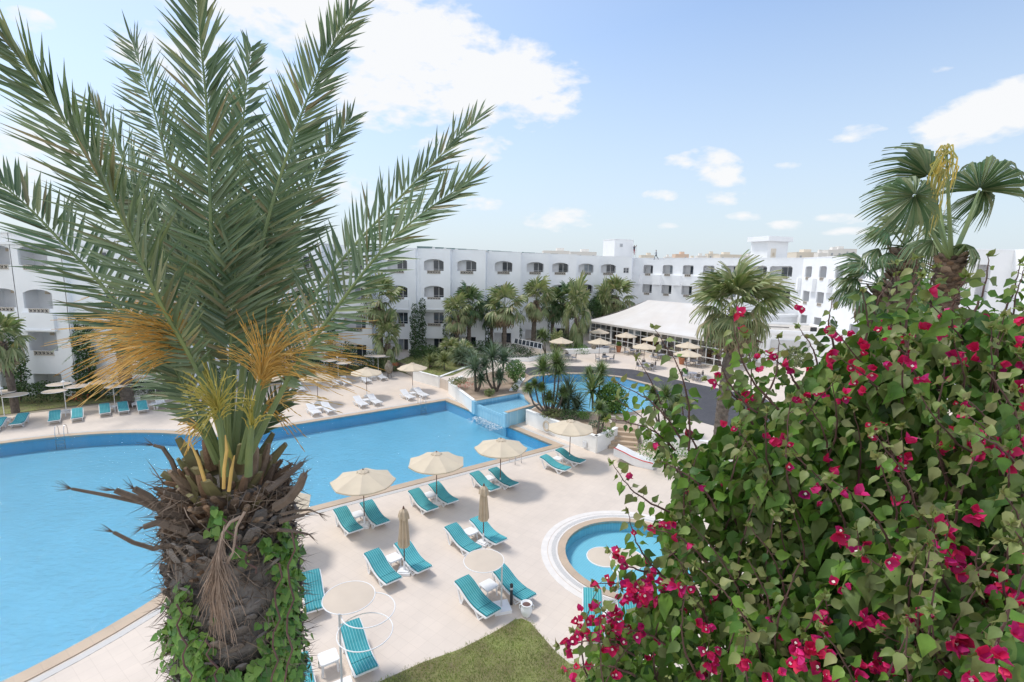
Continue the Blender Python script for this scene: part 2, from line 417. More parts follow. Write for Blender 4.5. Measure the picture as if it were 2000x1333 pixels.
# ------------------------------------------------------------------ mesh builder
class MB:
    def __init__(s):
        s.v = []; s.f = []; s.n = 0; s.mi = []; s.cur = 0

    def add(s, verts, faces):
        b = s.n
        s.v.append(np.asarray(verts, float).reshape(-1, 3))
        s.n += len(s.v[-1])
        s.f.extend([tuple(int(i) + b for i in f) for f in faces])
        s.mi.extend([s.cur] * len(faces))

    def inst(s, tv, tf, mats, pos, scl=None):
        """many copies of a template: mats (n,3,3) columns are axes"""
        tv = np.asarray(tv, float); n = len(pos)
        mats = np.asarray(mats); pos = np.asarray(pos)
        if scl is not None:
            scl = np.asarray(scl)
            mats = mats * (scl[:, None, None] if scl.ndim == 1 else scl[:, None, :])
        V = np.einsum('nij,kj->nki', mats, tv) + pos[:, None, :]
        s.v.append(V.reshape(-1, 3))
        k = len(tv)
        for i in range(n):
            b = s.n + i * k
            for f in tf:
                s.f.append(tuple(j + b for j in f))
        s.mi.extend([s.cur] * (n * len(tf)))
        s.n += n * k

    def box(s, c, size, rz=0.0, tilt=None):
        x, y, z = [q / 2 for q in size]
        p = np.array([(-x, -y, -z), (x, -y, -z), (x, y, -z), (-x, y, -z), (-x, -y, z), (x, -y, z), (x, y, z), (-x, y, z)])
        if tilt is not None: p = p @ np.array(tilt).T
        if rz:
            ca, sa = math.cos(rz), math.sin(rz)
            p = p @ np.array([[ca, -sa, 0], [sa, ca, 0], [0, 0, 1]]).T
        s.add(p + np.array(c), [(0, 3, 2, 1), (4, 5, 6, 7), (0, 1, 5, 4), (1, 2, 6, 5), (2, 3, 7, 6), (3, 0, 4, 7)])

    def bar(s, a, b, w, h, up=(0, 0, 1)):
        a = np.array(a, float); b = np.array(b, float)
        t = b - a; L = np.linalg.norm(t); t = t / L
        u = np.array(up, float)
        sd = np.cross(t, u)
        if np.linalg.norm(sd) < 1e-4: sd = np.cross(t, (1, 0, 0))
        sd /= np.linalg.norm(sd); u = np.cross(sd, t)
        p = []
        for q in (a, b):
            for i, j in ((-1, -1), (1, -1), (1, 1), (-1, 1)):
                p.append(q + sd * w / 2 * i + u * h / 2 * j)
        s.add(p, [(0, 1, 2, 3), (7, 6, 5, 4), (0, 4, 5, 1), (1, 5, 6, 2), (2, 6, 7, 3), (3, 7, 4, 0)])

    def tube(s, pts, rad, n=8, closed=False, caps=True):
        pts = [np.array(p, float) for p in pts]
        k = len(pts)
        rad = [rad] * k if np.isscalar(rad) else rad
        V = []
        pu = None
        for i, p in enumerate(pts):
            if closed: t = pts[(i + 1) % k] - pts[i - 1]
            else: t = pts[min(i + 1, k - 1)] - pts[max(i - 1, 0)]
            t = t / (np.linalg.norm(t) + 1e-9)
            if pu is None:
                pu = np.array((0, 0, 1.)) if abs(t[2]) < .9 else np.array((1., 0, 0))
            sd = np.cross(t, pu); sd /= (np.linalg.norm(sd) + 1e-9)
            pu = np.cross(sd, t)
            for j in range(n):
                a = 2 * PI * j / n
                V.append(p + (sd * math.cos(a) + pu * math.sin(a)) * rad[i])
        F = []
        m = k if closed else k - 1
        for i in range(m):
            i2 = (i + 1) % k
            for j in range(n):
                j2 = (j + 1) % n
                F.append((i * n + j, i * n + j2, i2 * n + j2, i2 * n + j))
        if caps and not closed:
            F.append(tuple(range(n))[::-1]); F.append(tuple((k - 1) * n + j for j in range(n)))
        s.add(V, F)

    def lathe(s, prof, c=(0, 0, 0), n=20):
        V = []
        for r, z in prof:
            for j in range(n):
                a = 2 * PI * j / n
                V.append((c[0] + r * math.cos(a), c[1] + r * math.sin(a), c[2] + z))
        F = []
        for i in range(len(prof) - 1):
            for j in range(n):
                j2 = (j + 1) % n
                F.append((i * n + j, i * n + j2, (i + 1) * n + j2, (i + 1) * n + j))
        F.append(tuple(range(n))[::-1]); F.append(tuple((len(prof) - 1) * n + j for j in range(n)))
        s.add(V, F)

    def sheet(s, outer, holes, z):
        loops = [[Vector((x, y, 0)) for x, y in l] for l in [outer] + holes]
        tri = tessellate_polygon(loops)
        V = [(v.x, v.y, z) for l in loops for v in l]
        F = []
        for a, b, c in tri:
            x = (V[b][0] - V[a][0]) * (V[c][1] - V[a][1]) - (V[c][0] - V[a][0]) * (V[b][1] - V[a][1])
            F.append((a, b, c) if x > 0 else (a, c, b))
        s.add(V, F)

    def skirt(s, loop, z0, z1, closed=True):
        k = len(loop)
        V = [(x, y, z0) for x, y in loop] + [(x, y, z1) for x, y in loop]
        m = k if closed else k - 1
        s.add(V, [(i, (i + 1) % k, k + (i + 1) % k, k + i) for i in range(m)])

    def prism(s, loop, z0, z1):
        s.sheet(loop, [], z1); s.sheet(loop, [], z0); s.skirt(loop, z0, z1)

    def build(s, name, m, parent=None, smooth=False, loc=None):
        me = bpy.data.meshes.new(name)
        V = np.concatenate(s.v) if s.v else np.zeros((0, 3))
        if loc is not None: V = V - np.array(loc)
        me.from_pydata(V.tolist(), [], s.f)
        for q in (m if isinstance(m, (list, tuple)) else [m]):
            me.materials.append(M[q] if isinstance(q, str) else q)
        if len(set(s.mi)) > 1: me.polygons.foreach_set('material_index', s.mi)
        if smooth: me.polygons.foreach_set('use_smooth', [True] * len(me.polygons))
        me.update()
        o = bpy.data.objects.new(name, me)
        col.objects.link(o)
        if parent is not None:
            o.parent = parent
        elif loc is not None:
            o.location = loc
        return o


def tag(o, label=None, cat=None, group=None, kind=None):
    if label: o['label'] = label
    if cat: o['category'] = cat
    if group: o['group'] = group
    if kind: o['kind'] = kind
    return o


def empty(name, loc, rz=0.0, label=None, cat=None, group=None):
    o = bpy.data.objects.new(name, None)
    o.empty_display_size = .2
    col.objects.link(o)
    o.location = loc; o.rotation_euler = (0, 0, rz)
    return tag(o, label, cat, group)


def dup(o, loc, rz=0.0, label=None, group=None, scale=None):
    def rec(a, parent):
        c = a.copy(); col.objects.link(c); c.parent = parent
        for ch in a.children: rec(ch, c)
        return c
    r = rec(o, None)
    r.location = loc; r.rotation_euler = (0, 0, rz)
    if scale: r.scale = (scale,) * 3
    if label: r['label'] = label
    if group: r['group'] = group
    return r


def struct(mb, name, m, smooth=False):
    return tag(mb.build(name, m, smooth=smooth), kind='structure')


def norm(v): v = np.asarray(v, float); return v / (np.linalg.norm(v, axis=-1, keepdims=True) + 1e-12)


def frames(d, nrm):
    """rotation matrices with X=d, Z~nrm (rows n)"""
    d = norm(d); y = norm(np.cross(nrm, d)); z = np.cross(d, y)
    return np.stack([d, y, z], axis=2)


def rdir(n): return norm(rng.normal(size=(n, 3)))


# ================================================================== GROUND, POOLS, TERRACES
def circ(cx, cy, r, a0=0, a1=360, n=64):
    return [(cx + r * math.cos(R(a0 + (a1 - a0) * i / n)), cy + r * math.sin(R(a0 + (a1 - a0) * i / n))) for i in range(n + (0 if a1 - a0 == 360 else 1))]


def offset(loop, d):
    """grow a counter-clockwise loop outwards by d"""
    k = len(loop); out = []
    for i in range(k):
        p0 = np.array(loop[i - 1]); p = np.array(loop[i]); p1 = np.array(loop[(i + 1) % k])
        e0 = norm(p - p0); e1 = norm(p1 - p)
        n0 = np.array([e0[1], -e0[0]]); n1 = np.array([e1[1], -e1[0]])
        m = norm(n0 + n1); c = max(.35, float(m @ n0))
        out.append(tuple(p + m * d / c))
    return out


POOL = [(2.95, 32.39), (-5.94, 43.28)] + circ(-25.5, 20, 13.4, 69, 366, 70)
POOL2 = [(1.62, 41.1), (2.3, 38.6), (5.48, 37.2), (8.9, 36.9), (12.2, 39.2), (13.76, 43.5), (13.3, 46.8), (11.2, 49.9), (8.4, 51.2), (5.2, 51.1), (2.3, 49.4), (1.3, 46.5)]
KID = circ(5.25, 19.4, 2.8, n=48)
FAR = [(-900, -300), (900, -300), (900, 3500), (-900, 3500)]
g = MB(); g.sheet(FAR, [offset(POOL, 1.0), offset(KID, 1.0)], -.03); struct(g, 'ground', 'ground')
DECK = [(-75, -5), (30, -5), (30, 31), (12, 34), (7.0, 33.4), (5.5, 34), (1.5, 39.5), (-3, 42), (-5, 48), (-8, 51), (-10.4, 52.5), (-13, 55.5), (-19.5, 52), (-33, 41.5), (-40, 35.5), (-50, 24), (-60, 12)]
g = MB(); g.sheet(DECK, [POOL, KID], 0.0); struct(g, 'pool_deck', 'deck')


def basin(name, loop, ztop, depth, m):
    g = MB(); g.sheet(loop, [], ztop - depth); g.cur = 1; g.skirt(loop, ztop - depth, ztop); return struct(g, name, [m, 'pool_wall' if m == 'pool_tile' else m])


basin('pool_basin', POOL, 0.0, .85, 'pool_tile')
basin('toddler_pool_basin', KID, 0.0, .5, 'kid_tile')
basin('upper_pool_basin', POOL2, 1.0, .8, 'pool_tile')
g = MB(); g.sheet(POOL, [], -.10); struct(g, 'pool_water', 'water')
g = MB(); g.sheet(KID, [], -.07); struct(g, 'toddler_pool_water', 'calm_water')
g = MB(); g.sheet(POOL2, [], .92); struct(g, 'upper_pool_water', 'calm_water')


def ring(name, loop, d0, d1, z0, z1, m):
    a = offset(loop, d0) if d0 else loop; b = offset(loop, d1)
    g = MB(); k = len(a)
    V = [(x, y, z1) for x, y in a] + [(x, y, z1) for x, y in b] + [(x, y, z0) for x, y in a] + [(x, y, z0) for x, y in b]
    F = []
    for i in range(k):
        j = (i + 1) % k
        F += [(i, k + i, k + j, j), (k + i, 3 * k + i, 3 * k + j, k + j), (j, 2 * k + j, 2 * k + i, i)]
    g.add(V, F)
    return struct(g, name, m)


ring('pool_coping', POOL, 0, .52, -.12, .035, 'coping')
ring('pool_drain', POOL, .60, .86, 0, .012, 'grate')
ring('toddler_pool_coping', KID, 0, .32, -.1, .03, 'coping')
ring('toddler_pool_band', KID, .34, .75, 0, .016, 'band')
ring('toddler_pool_drain', KID, .42, .60, .016, .022, 'grate')
ring('toddler_pool_edge', KID, .78, 1.05, 0, .01, 'band')
ring('upper_pool_coping', POOL2, 0, .45, .9, 1.045, 'coping')

# raised terrace (1 m) with its walls
BL = (-2.95, 39.45); BR = (-.36, 36.2); TBL = (0.67, 42.3); TBR = (2.2, 38.9)
UP = [(-5.87, 46.45), (-5.8, 45.6), BL, TBL, TBR, (1.27, 36.95), (5.69, 31.15), (7.35, 33.0), (7.5, 36.0), (9.0, 35.8), (9.3, 32.2), (12, 30.8), (30, 24), (60, 24), (60, 150), (-60, 150), (-60, 70), (-14, 58), (-10.6, 52.6),
      (-10.39, 51.16), (-7.23, 48.21)]
UPH = offset(POOL2, .02)
g = MB(); g.sheet(UP, [UPH], 1.0); g.skirt(UP, -.02, 1.0); struct(g, 'upper_terrace', 'terrace')
# dark paved path around the upper pool
DP = [G(1022, 728, 1), G(1030, 719, 1), G(1062, 714.5, 1), G(1150, 716, 1), G(1235, 722, 1), G(1262, 727, 1), G(1320, 742, 1), G(1392, 757, 1), (22.5, 42.5), (21, 34), (15.2, 33.5), (12.4, 37.2)]
in2 = offset(POOL2, .45)
inner = [p for p in in2[4:11]]
g = MB(); g.sheet(DP + inner, [], 1.006); struct(g, 'dark_path', 'dark_paving')

# lawns
L1 = [(-3.7, 12.69), (-2.6, 13.42), (-1.46, 14.0), (-.6, 14.62), (0.0, 15.12), (.25, 15.36), (.52, 15.42), (.79, 15.25), (1.15, 14.65), (1.6, 13.9), (1.95, 13.5), (2.5, 13.38), (3.6, 13.5), (6, 13.2), (8, 12.2), (8, 6), (-6, 6), (-7, 11)]
L2 = [(-50, 28), (-40, 36.6), (-33.6, 41.9), (-19.8, 52.4), (-13.6, 55.9), (-10.8, 53.5), (-10, 62), (-60, 62)]
L3 = [(-10.2, 51.4), (-7.23, 48.5), (-6.0, 49.3), (-4.2, 54.6), (-2.5, 61), (-11, 66), (-13.4, 56.2), (-10.6, 53.6)]
P1 = [(-5.65, 46.3), (-5.6, 45.8), (-3.0, 40.0), (.45, 42.5), (1.0, 47.2), (1.9, 49.8), (1.2, 51.6), (-2, 51.5)]
P2 = [(2.35, 38.5), (1.5, 37.3), (5.75, 31.5), (7.1, 33.1), (7.3, 35.9), (6.2, 36.5)]
for nm, lp, z in (('near_lawn', L1, .012), ('back_lawn', L2, .012), ('raised_lawn', L3, 1.012)):
    g = MB(); g.sheet(lp, [], z); struct(g, nm, 'lawn')
for nm, lp in (('middle_flower_bed', P1), ('right_flower_bed', P2)):
    g = MB(); g.sheet(lp, [], 1.03); struct(g, nm, 'sand')


def inside(px, py, loop):
    x, y = px, py; c = np.zeros(len(x), bool)
    k = len(loop)
    for i in range(k):
        x0, y0 = loop[i - 1]; x1, y1 = loop[i]
        if y0 == y1: continue
        h = ((y0 > y) != (y1 > y)) & (x < (x1 - x0) * (y - y0) / (y1 - y0) + x0)
        c ^= h
    return c


def grass(name, loop, z, n, h, label=None):
    xs = [p[0] for p in loop]; ys = [p[1] for p in loop]
    x = rng.uniform(min(xs) - .1, max(xs) + .1, n * 3); y = rng.uniform(min(ys), max(ys), n * 3)
    k = inside(x + rng.normal(0, .05, n * 3) + .05 * np.sin(y * 9), y + rng.normal(0, .05, n * 3) + .05 * np.sin(x * 11), loop); x = x[k][:n]; y = y[k][:n]; n = len(x)
    a = rng.uniform(0, 2 * PI, n)
    tv = [(-.5, 0, 0), (.5, 0, 0), (.25, .15, .6), (0, .5, 1)]
    tf = [(0, 1, 2), (0, 2, 3)]
    X = np.stack([np.cos(a), np.sin(a), 0 * a], 1); Y = np.stack([-np.sin(a), np.cos(a), 0 * a], 1)
    hh = h * rng.uniform(.5, 1.3, n)
    mt = np.stack([X * (h * .32), Y * hh[:, None] * .8, np.stack([0 * a, 0 * a, hh], 1)], 2)
    g = MB(); g.inst(tv, tf, mt, np.stack([x, y, 0 * x + z], 1))
    o = g.build(name, 'grass')
    return tag(o, label, 'grass', kind='stuff')


grass('grass', L1, .012, 90000, .06, 'short mown grass on the near lawn below the loungers')
grass('grass', L2, .012, 9000, .12, 'grass of the lawn behind the far row of loungers')
grass('grass', L3, 1.012, 7000, .12, 'bright grass on the raised lawn behind the white wall')


def low_wall(pts, z0, z1, t, label, cap=.04, name='low_wall'):
    g = MB(); c = MB()
    for a, b in zip(pts[:-1], pts[1:]):
        a = np.array(a, float); b = np.array(b, float); d = norm(b - a)
        L = np.linalg.norm(b - a); m = (a + b) / 2; rz = math.atan2(d[1], d[0])
        g.box((m[0], m[1], (z0 + z1) / 2), (L + t * .55, t, z1 - z0), rz)
        c.box((m[0], m[1], z1 + cap / 2), (L + t * .75, t + .07, cap), rz)
    p = pts[0]
    root = empty(name, (p[0], p[1], z0), label=label, cat='wall')
    g.build('wall_body', 'planter', root, loc=(p[0], p[1], z0))
    c.build('coping', 'planter', root, loc=(p[0], p[1], z0))
    return root


low_wall([(-10.39, 51.16), (-7.23, 48.21), (-4.5, 54.6)], -.02, 1.08, .2, 'white wall with a bend holding the raised lawn left of the garden beds')
low_wall([(-5.0, 48.6), (-5.9, 45.9), (-3.08, 39.6)], -.02, 1.10, .22, 'white planter wall from the lawn corner down to the blue spillway')
low_wall([(1.3, 36.95), (5.69, 31.15), (7.35, 33.0)], -.02, 1.12, .22, 'white planter wall between the blue spillway and the garden steps')
low_wall([(9.2, 33.6), (9.4, 32.2), (12, 30.8), (17, 28.9)], -.02, 1.12, .22, 'white wall right of the garden steps behind the bougainvillea')
low_wall([(-3.9, 57.0), (2.0, 57.8), (5.5, 62.2)], .98, 1.38, .25, 'low white kerb wall curving along the cafe terrace towards the solar panel')
low_wall([(7.3, 63.6), (12.6, 65.4)], .98, 1.55, 1.0, 'long white planter box behind the cafe umbrellas')
low_wall([(.15, 43.2), (1.05, 48.2)], .98, 1.10, .55, 'narrow white kerb between garden bed and upper pool', cap=.02)

# steps up to the terrace
root = empty('garden_steps', (7.6, 31.6, 0), R(-12), label='stone steps with pale treads rising beside the white planter wall', cat='steps')
for i in range(5):
    g = MB(); g.box((.0 + .0, i * .42 + .6, .1 + i * .2), (1.9, .9, .2)); g.build('step', 'coping', root)

# spillway basin between the two pools
root = empty('spillway_basin', (BL[0], BL[1], 0), label='pale blue tiled spillway basin pouring from upper pool into main pool', cat='fountain')
dv = norm(np.array(BR) - np.array(BL)); bv = norm(np.array(TBL) - np.array(BL)); rvv = norm(np.array(TBR) - np.array(BR))


def off2(p, a, b=0): q = np.array(p) + dv * a + np.array([dv[1] * -1, dv[0]]) * b; return (float(q[0]), float(q[1]))


loop = [off2(BL, .0, .02), off2(BR, 0, .02), TBR, TBL]
g = MB(); g.skirt(loop, -1.3, .66); g.sheet(loop, [], .66); g.build('basin_body', 'basin_tile', root, loc=(BL[0], BL[1], 0))
g = MB(); g.sheet(loop, [], .86); g.build('spill_water', 'calm_water', root, loc=(BL[0], BL[1], 0))


def slab_between(g, a, b, t, z0, z1):
    a = np.array(a, float); b = np.array(b, float); d = b - a
    g.box(((a[0] + b[0]) / 2, (a[1] + b[1]) / 2, (z0 + z1) / 2), (np.linalg.norm(d), t, z1 - z0), math.atan2(d[1], d[0]))


for a, b, z0, z1, nm in ((BL, TBL, -.02, 1.12, 'side_wall'), (BR, TBR, -.02, 1.12, 'side_wall'), (off2(TBL, 0, .1), off2(TBR, 0, .1), .6, 1.02, 'back_wall'),
                         (off2(BL, .02, .1), off2(BR, -.02, .1), .6, .84, 'spill_lip')):
    g = MB(); slab_between(g, a, b, .3 if nm != 'spill_lip' else .22, z0, z1); w_ = g.build(nm, 'basin_tile', root, loc=(BL[0], BL[1], 0))
    if nm == 'side_wall':
        g = MB(); slab_between(g, a, b, .36, 1.12, 1.16); g.build('coping', 'coping', w_, loc=(BL[0], BL[1], 0))
for p, nm in ((BL, 'corner_post'), (BR, 'corner_post')):
    g = MB(); g.box((p[0], p[1], .55), (.42, .42, 1.1), math.atan2(dv[1], dv[0])); g.build(nm, 'basin_tile', root, loc=(BL[0], BL[1], 0))
# foam where the water falls in
g = MB()
for i in range(420):
    t = rng.uniform(.1, 1); q = off2(BL, t * 4.1, -abs(rng.normal(0, .55)) - .05)
    r = rng.uniform(.01, .05)
    g.box((q[0], q[1], -.092), (r * 2.6, r, .008), rng.uniform(0, 3))
tag(g.build('foam', 'frame_white'), 'white ripples and foam under the spillway basin', 'foam', kind='stuff')

# ================================================================== SKY-HIGH STRUCTURES: HOTEL
K = 1.08


def arch_loop(w, zs, zt, kind):
    """opening outline (u,z) counter-clockwise, centred on u=0"""
    h = w / 2
    if kind == 'arch':
        pts = [(-h, zs), (h, zs)]
        rise = .30 * (w / 2.4); z1 = zt - rise
        for i in range(9):
            a = i / 8
            u = h - w * a
            pts.append((u, z1 + rise * (1 - (abs(u) / h) ** 2.4)))
        return pts
    if kind == 'cham':
        c = .28
        return [(-h, zs), (h, zs), (h, zt - c), (h - c * .3, zt - c * .3), (h - c, zt), (-h + c, zt), (-h + c * .3, zt - c * .3), (-h, zt - c)]
    if kind == 'slit':
        return [(-h, zs), (h, zs), (h, zt - .2)] + [(h * math.cos(R(a)), zt - .2 + .2 * math.sin(R(a))) for a in (45, 90, 135)] + [(-h, zt - .2)]
    return [(-h, zs), (h, zs), (h, zt), (-h, zt)]


def facade(P0, P1, z0, z1, ops, root, rl, wall, inn, glassside=1, depth=1.0, rings=True):
    """flat wall from P0 to P1 (left to right seen from outside) with real openings.
    ops: (u centre, width, sill z, top z, kind, fill)"""
    P0 = np.array(P0, float); P1 = np.array(P1, float)
    L = np.linalg.norm(P1 - P0); d = (P1 - P0) / L
    nin = np.array([-d[1], d[0]])            # pointing into the building
    def w3(u, z, dep=0.0):
        q = P0 + d * u + nin * dep
        return (q[0], q[1], z)
    loops = [[(0, z0), (L, z0), (L, z1), (0, z1)]]
    for uc, w, zs, zt, kind, fill in ops:
        loops.append([(uc + a, b) for a, b in arch_loop(w, zs, zt, kind)])
    tri = tessellate_polygon([[Vector((a, b, 0)) for a, b in l] for l in loops])
    fl = [p for l in loops for p in l]
    wall.add([w3(a, b) for a, b in fl], tri)
    ang = math.atan2(d[1], d[0])
    for (uc, w, zs, zt, kind, fill), lp in zip(ops, loops[1:]):
        inn = MB()
        dep = depth if fill in ('door', 'plain', 'lamp') else .18
        k = len(lp)
        # jambs, then the balcony behind
        wall.add([w3(a, b) for a, b in lp] + [w3(a, b, .2 if dep > .2 else dep) for a, b in lp], [(i, (i + 1) % k, k + (i + 1) % k, k + i) for i in range(k)])
        if dep > .2:
            e = .25
            ua, ub, za, zb = uc - w / 2 - e, uc + w / 2 + e, zs - .9 if kind != 'ground' else zs - .3, zt + .12
            V = [w3(ua, za, .2), w3(ub, za, .2), w3(ub, zb, .2), w3(ua, zb, .2), w3(ua, za, dep), w3(ub, za, dep), w3(ub, zb, dep), w3(ua, zb, dep)]
            inn.add(V, [(4, 5, 6, 7), (0, 4, 7, 3), (1, 2, 6, 5), (3, 7, 6, 2), (0, 1, 5, 4)])
            # wall behind the front sheet so the room is closed
            lp2 = [(ua, za), (ub, za), (ub, zb), (ua, zb)]
            t2 = tessellate_polygon([[Vector((a, b, 0)) for a, b in l] for l in (lp2, lp)])
            inn.add([w3(a, b, .2) for a, b in lp2 + lp], t2)
        else:
            inn.add([w3(a, b, dep) for a, b in lp], [tuple(range(k))])
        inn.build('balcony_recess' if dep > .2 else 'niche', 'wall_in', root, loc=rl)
        if fill in ('door', 'small'):
            dz0 = zs - (.75 if fill == 'door' else 0)
            dw = w * .56 if fill == 'door' else w * .9
            us = uc + glassside * (w / 2 - dw / 2 - .04) if fill == 'door' else uc
            if fill == 'small': dz0 = zs + .05
            zt2 = zt - (.12 if fill == 'door' else .06)
            dd = dep - .07
            fr = MB()
            for ux in (us - dw / 2, us, us + dw / 2):
                q = w3(ux, (dz0 + zt2) / 2, dd); fr.box(q, (.07, .08, zt2 - dz0), ang)
            for zz in (dz0, zt2):
                q = w3(us, zz, dd); fr.box(q, (dw + .07, .09, .07), ang)
            for s_ in (-1, 1):
                q = w3(us + s_ * dw / 4, (dz0 + .35 * (zt2 - dz0)) + .2, dd); fr.box(q, (dw / 2, .05, .035), ang)
            wo = fr.build('window', 'frame_white', root, loc=rl)
            for s_ in (-1, 1):
                gm = MB(); q = w3(us + s_ * dw / 4, (dz0 + zt2) / 2, dd + .01)
                gm.box(q, (dw / 2 - .06, .03, zt2 - dz0 - .05), ang)
                gm.build('pane', 'curtain' if rng.random() < .14 else 'glass', wo, loc=rl)
        if rings and fill in ('door', 'plain', 'lamp') and kind != 'ground':
            n = max(3, int(w * .7 / .34)); rw = n * .34
            bz = zs - .20
            fr = MB()
            q = w3(uc, bz, -.03)
            for zz in (bz - .18, bz + .18):
                fr.box(w3(uc, zz, -.02), (rw + .08, .12, .05), ang)
            for i in range(n + 1):
                fr.box(w3(uc - rw / 2 + i * .34, bz, -.02), (.035, .10, .34), ang)
            for i in range(n):
                uu = uc - rw / 2 + (i + .5) * .34
                pts = [w3(uu + .115 * math.cos(R(t)), bz + .115 * math.sin(R(t)), -.03) for t in range(0, 360, 45)]
                fr.tube(pts, .026, 4, closed=True)
            bo = fr.build('balustrade', 'breeze', root, loc=rl)
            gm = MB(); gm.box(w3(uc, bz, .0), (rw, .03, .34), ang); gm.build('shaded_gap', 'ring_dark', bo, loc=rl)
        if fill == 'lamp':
            gm = MB(); q = w3(uc - w * .22, zt - .35, dep - .08); gm.box(q, (.32, .12, .26), ang); gm.build('wall_lamp', 'canopy', root, loc=rl)


def balcony_box(P0, P1, u, w, z0, z1, wall, out=.32, cornice=True):
    P0 = np.array(P0, float); P1 = np.array(P1, float); d = norm(P1 - P0); nin = np.array([-d[1], d[0]])
    ang = math.atan2(d[1], d[0])
    q = P0 + d * u - nin * (out / 2)
    wall.box((q[0], q[1], (z0 + z1) / 2), (w, out, z1 - z0), ang)
    if cornice:
        q = P0 + d * u - nin * (out * .7)
        wall.box((q[0], q[1], z0 - .06), (w * 1.08, out * 1.4, .12), ang)


# ---- main wing: stepped bays running back to the right
cx = [(-25.5, 45.5), (-21.3, 50), (-17.4, 54), (-13.8, 59), (-9.6, 60), (-5.8, 62), (-1.3, 66.5), (3.1, 70.5), (6.9, 73), (11.4, 78), (15.3, 80)]
cx = [(a * K, b * K) for a, b in cx]
xs = [cx[0][0] - 2.3] + [(a[0] + b[0]) / 2 + .1 for a, b in zip(cx[:-1], cx[1:])] + [cx[-1][0] + 2.0]
ZB, ST, ZP = .12, 3.456, 14.27
rl = (0, 70, 0)
main = empty('hotel_building', rl, label='long white main hotel wing with arched balconies stepping back behind the fan palms', cat='hotel')
wall, inn = MB(), MB()
front = []
for i, (X, Y) in enumerate(cx):
    x0, x1 = xs[i], xs[i + 1]
    P0, P1 = (x0, Y), (x1, Y)
    uc = X - x0
    ops = []
    for r in range(4):
        fl = ZB + ST * r
        kind = 'arch' if r >= 2 else ('sq' if r == 1 else 'ground')
        if r == 0: ops.append((uc, 2.55, fl + .35, fl + 2.42, 'ground', 'door'))
        else: ops.append((uc, 2.55, fl + 1.0, fl + 2.48, kind, 'door'))
    facade(P0, P1, -.6, ZP, ops, main, rl, wall, inn)
    if i % 2 == 0 or i in (2, 3):
        balcony_box(P0, P1, uc, 2.9, ZB + ST * 2 - .55, ZB + ST * 2 + .70, wall)
    front += [(x0, Y), (x1, Y)]
    if i < len(cx) - 1:
        Y2 = cx[i + 1][1]
        L = Y2 - Y
        ops = []
        if L > 1.2:
            for r in (1, 3) if i % 2 else (0, 2):
                ops.append((min(L / 2, 1.2), .34, ZB + ST * r + 1.3, ZB + ST * r + 2.9, 'slit', 'slit'))
        facade((x1, Y), (x1, Y2), -.6, ZP, ops, main, rl, wall, inn)
        # rounded buttress at the step
        wall.box((x1 + .18, Y2 - .12, ZP / 2 - .4), (.36, .3, ZP - .6))
# small plain end with one window, then left return
xe = 20.6; ye = cx[-1][1]
facade((xs[-1], ye), (xe, ye), -.6, ZP, [(1.1, 1.0, ZB + ST * 3 + .95, ZB + ST * 3 + 1.95, 'sq', 'small')], main, rl, wall, inn)
front += [(xe, ye)]
back = [(xe + 4, ye + 14), (-14, 84), (-42, 58), (front[0][0], front[0][1] + 8)]
roof = MB(); roof.sheet(front + back, [], ZP - .45)
cap = MB()
pts = front
for a, b in zip(pts[:-1], pts[1:]):
    slab_between(cap, (a[0], a[1] + .12), (b[0], b[1] + .12), .3, ZP - .02, ZP + .05)
wall.skirt([front[-1]] + back + [front[0]], -.6, ZP, False)
wall.build('wall', 'wall', main, loc=rl)
roof.build('roof', 'roof_grey', main, loc=rl); cap.build('parapet', 'wall', main, loc=rl)

# ---- left wing
rl = (-40, 42.5, 0)
left = empty('hotel_building', rl, label='white hotel wing at the left edge with arched loggias above the hedge', cat='hotel')
wall, inn, cap = MB(), MB(), MB()
YL = 42.5; X0, X1 = -62.0, -29.3
zr = [-.85, 2.87, 6.59, 10.31]
for X0_, X1_, yy, cxs in ((-62, -43.0, YL + .7, (-55.9, -52.2, -48.5, -44.85)), (-43.0, -38.6, YL, (-41.1,)), (-38.6, X1, YL + .5, (-35.2, -31.5))):
    ops = []
    for c in cxs:
        for r in range(4):
            kk = 'arch' if r >= 2 else ('sq' if r == 1 else 'ground')
            zs = zr[r] + (1.2 if r else .4)
            if c == -35.2:
                ops.append((c - X0_, 1.1, zr[r] + 1.3, zr[r] + 2.5, 'sq', 'small'))
            else:
                ops.append((c - X0_, 2.5, zs, zr[r] + 2.85, kk, 'lamp' if c < -40 else 'door'))
    facade((X0_, yy), (X1_, yy), -1, 14.25, ops, left, rl, wall, inn, depth=1.6)
    slab_between(cap, (X0_, yy - .08), (X1_, yy - .08), .3, 13.25, 13.45)
    slab_between(cap, (X0_, yy + .02), (X1_, yy + .02), .45, 14.23, 14.33)
balcony_box((-43, YL), (-38.6, YL), 1.9, 2.9, zr[2] - .6, zr[2] + .85, wall)
balcony_box((-62, YL + .7), (-43, YL + .7), 17.15, 2.9, zr[2] - .6, zr[2] + .85, wall)
for x_, a_, b_ in ((-43, YL, YL + .7), (-38.6, YL, YL + .5)):
    wall.box((x_, (a_ + b_) / 2 + .05, 6.6), (.12, b_ - a_ + .1, 15.2))
lp = [(-62, YL + .7), (-43, YL + .7), (-43, YL), (-38.6, YL), (-38.6, YL + .5), (X1, YL + .5), (X1, 52), (-62, 56)]
wall.skirt([(X1, YL + .5), (X1, 52), (-62, 56), (-62, YL + .7)], -1, 14.25, False)
r_ = MB(); r_.sheet(lp, [], 13.9); r_.build('roof', 'roof_grey', left, loc=rl)
wall.build('wall', 'wall', left, loc=rl); cap.build('cornice', 'wall', left, loc=rl)

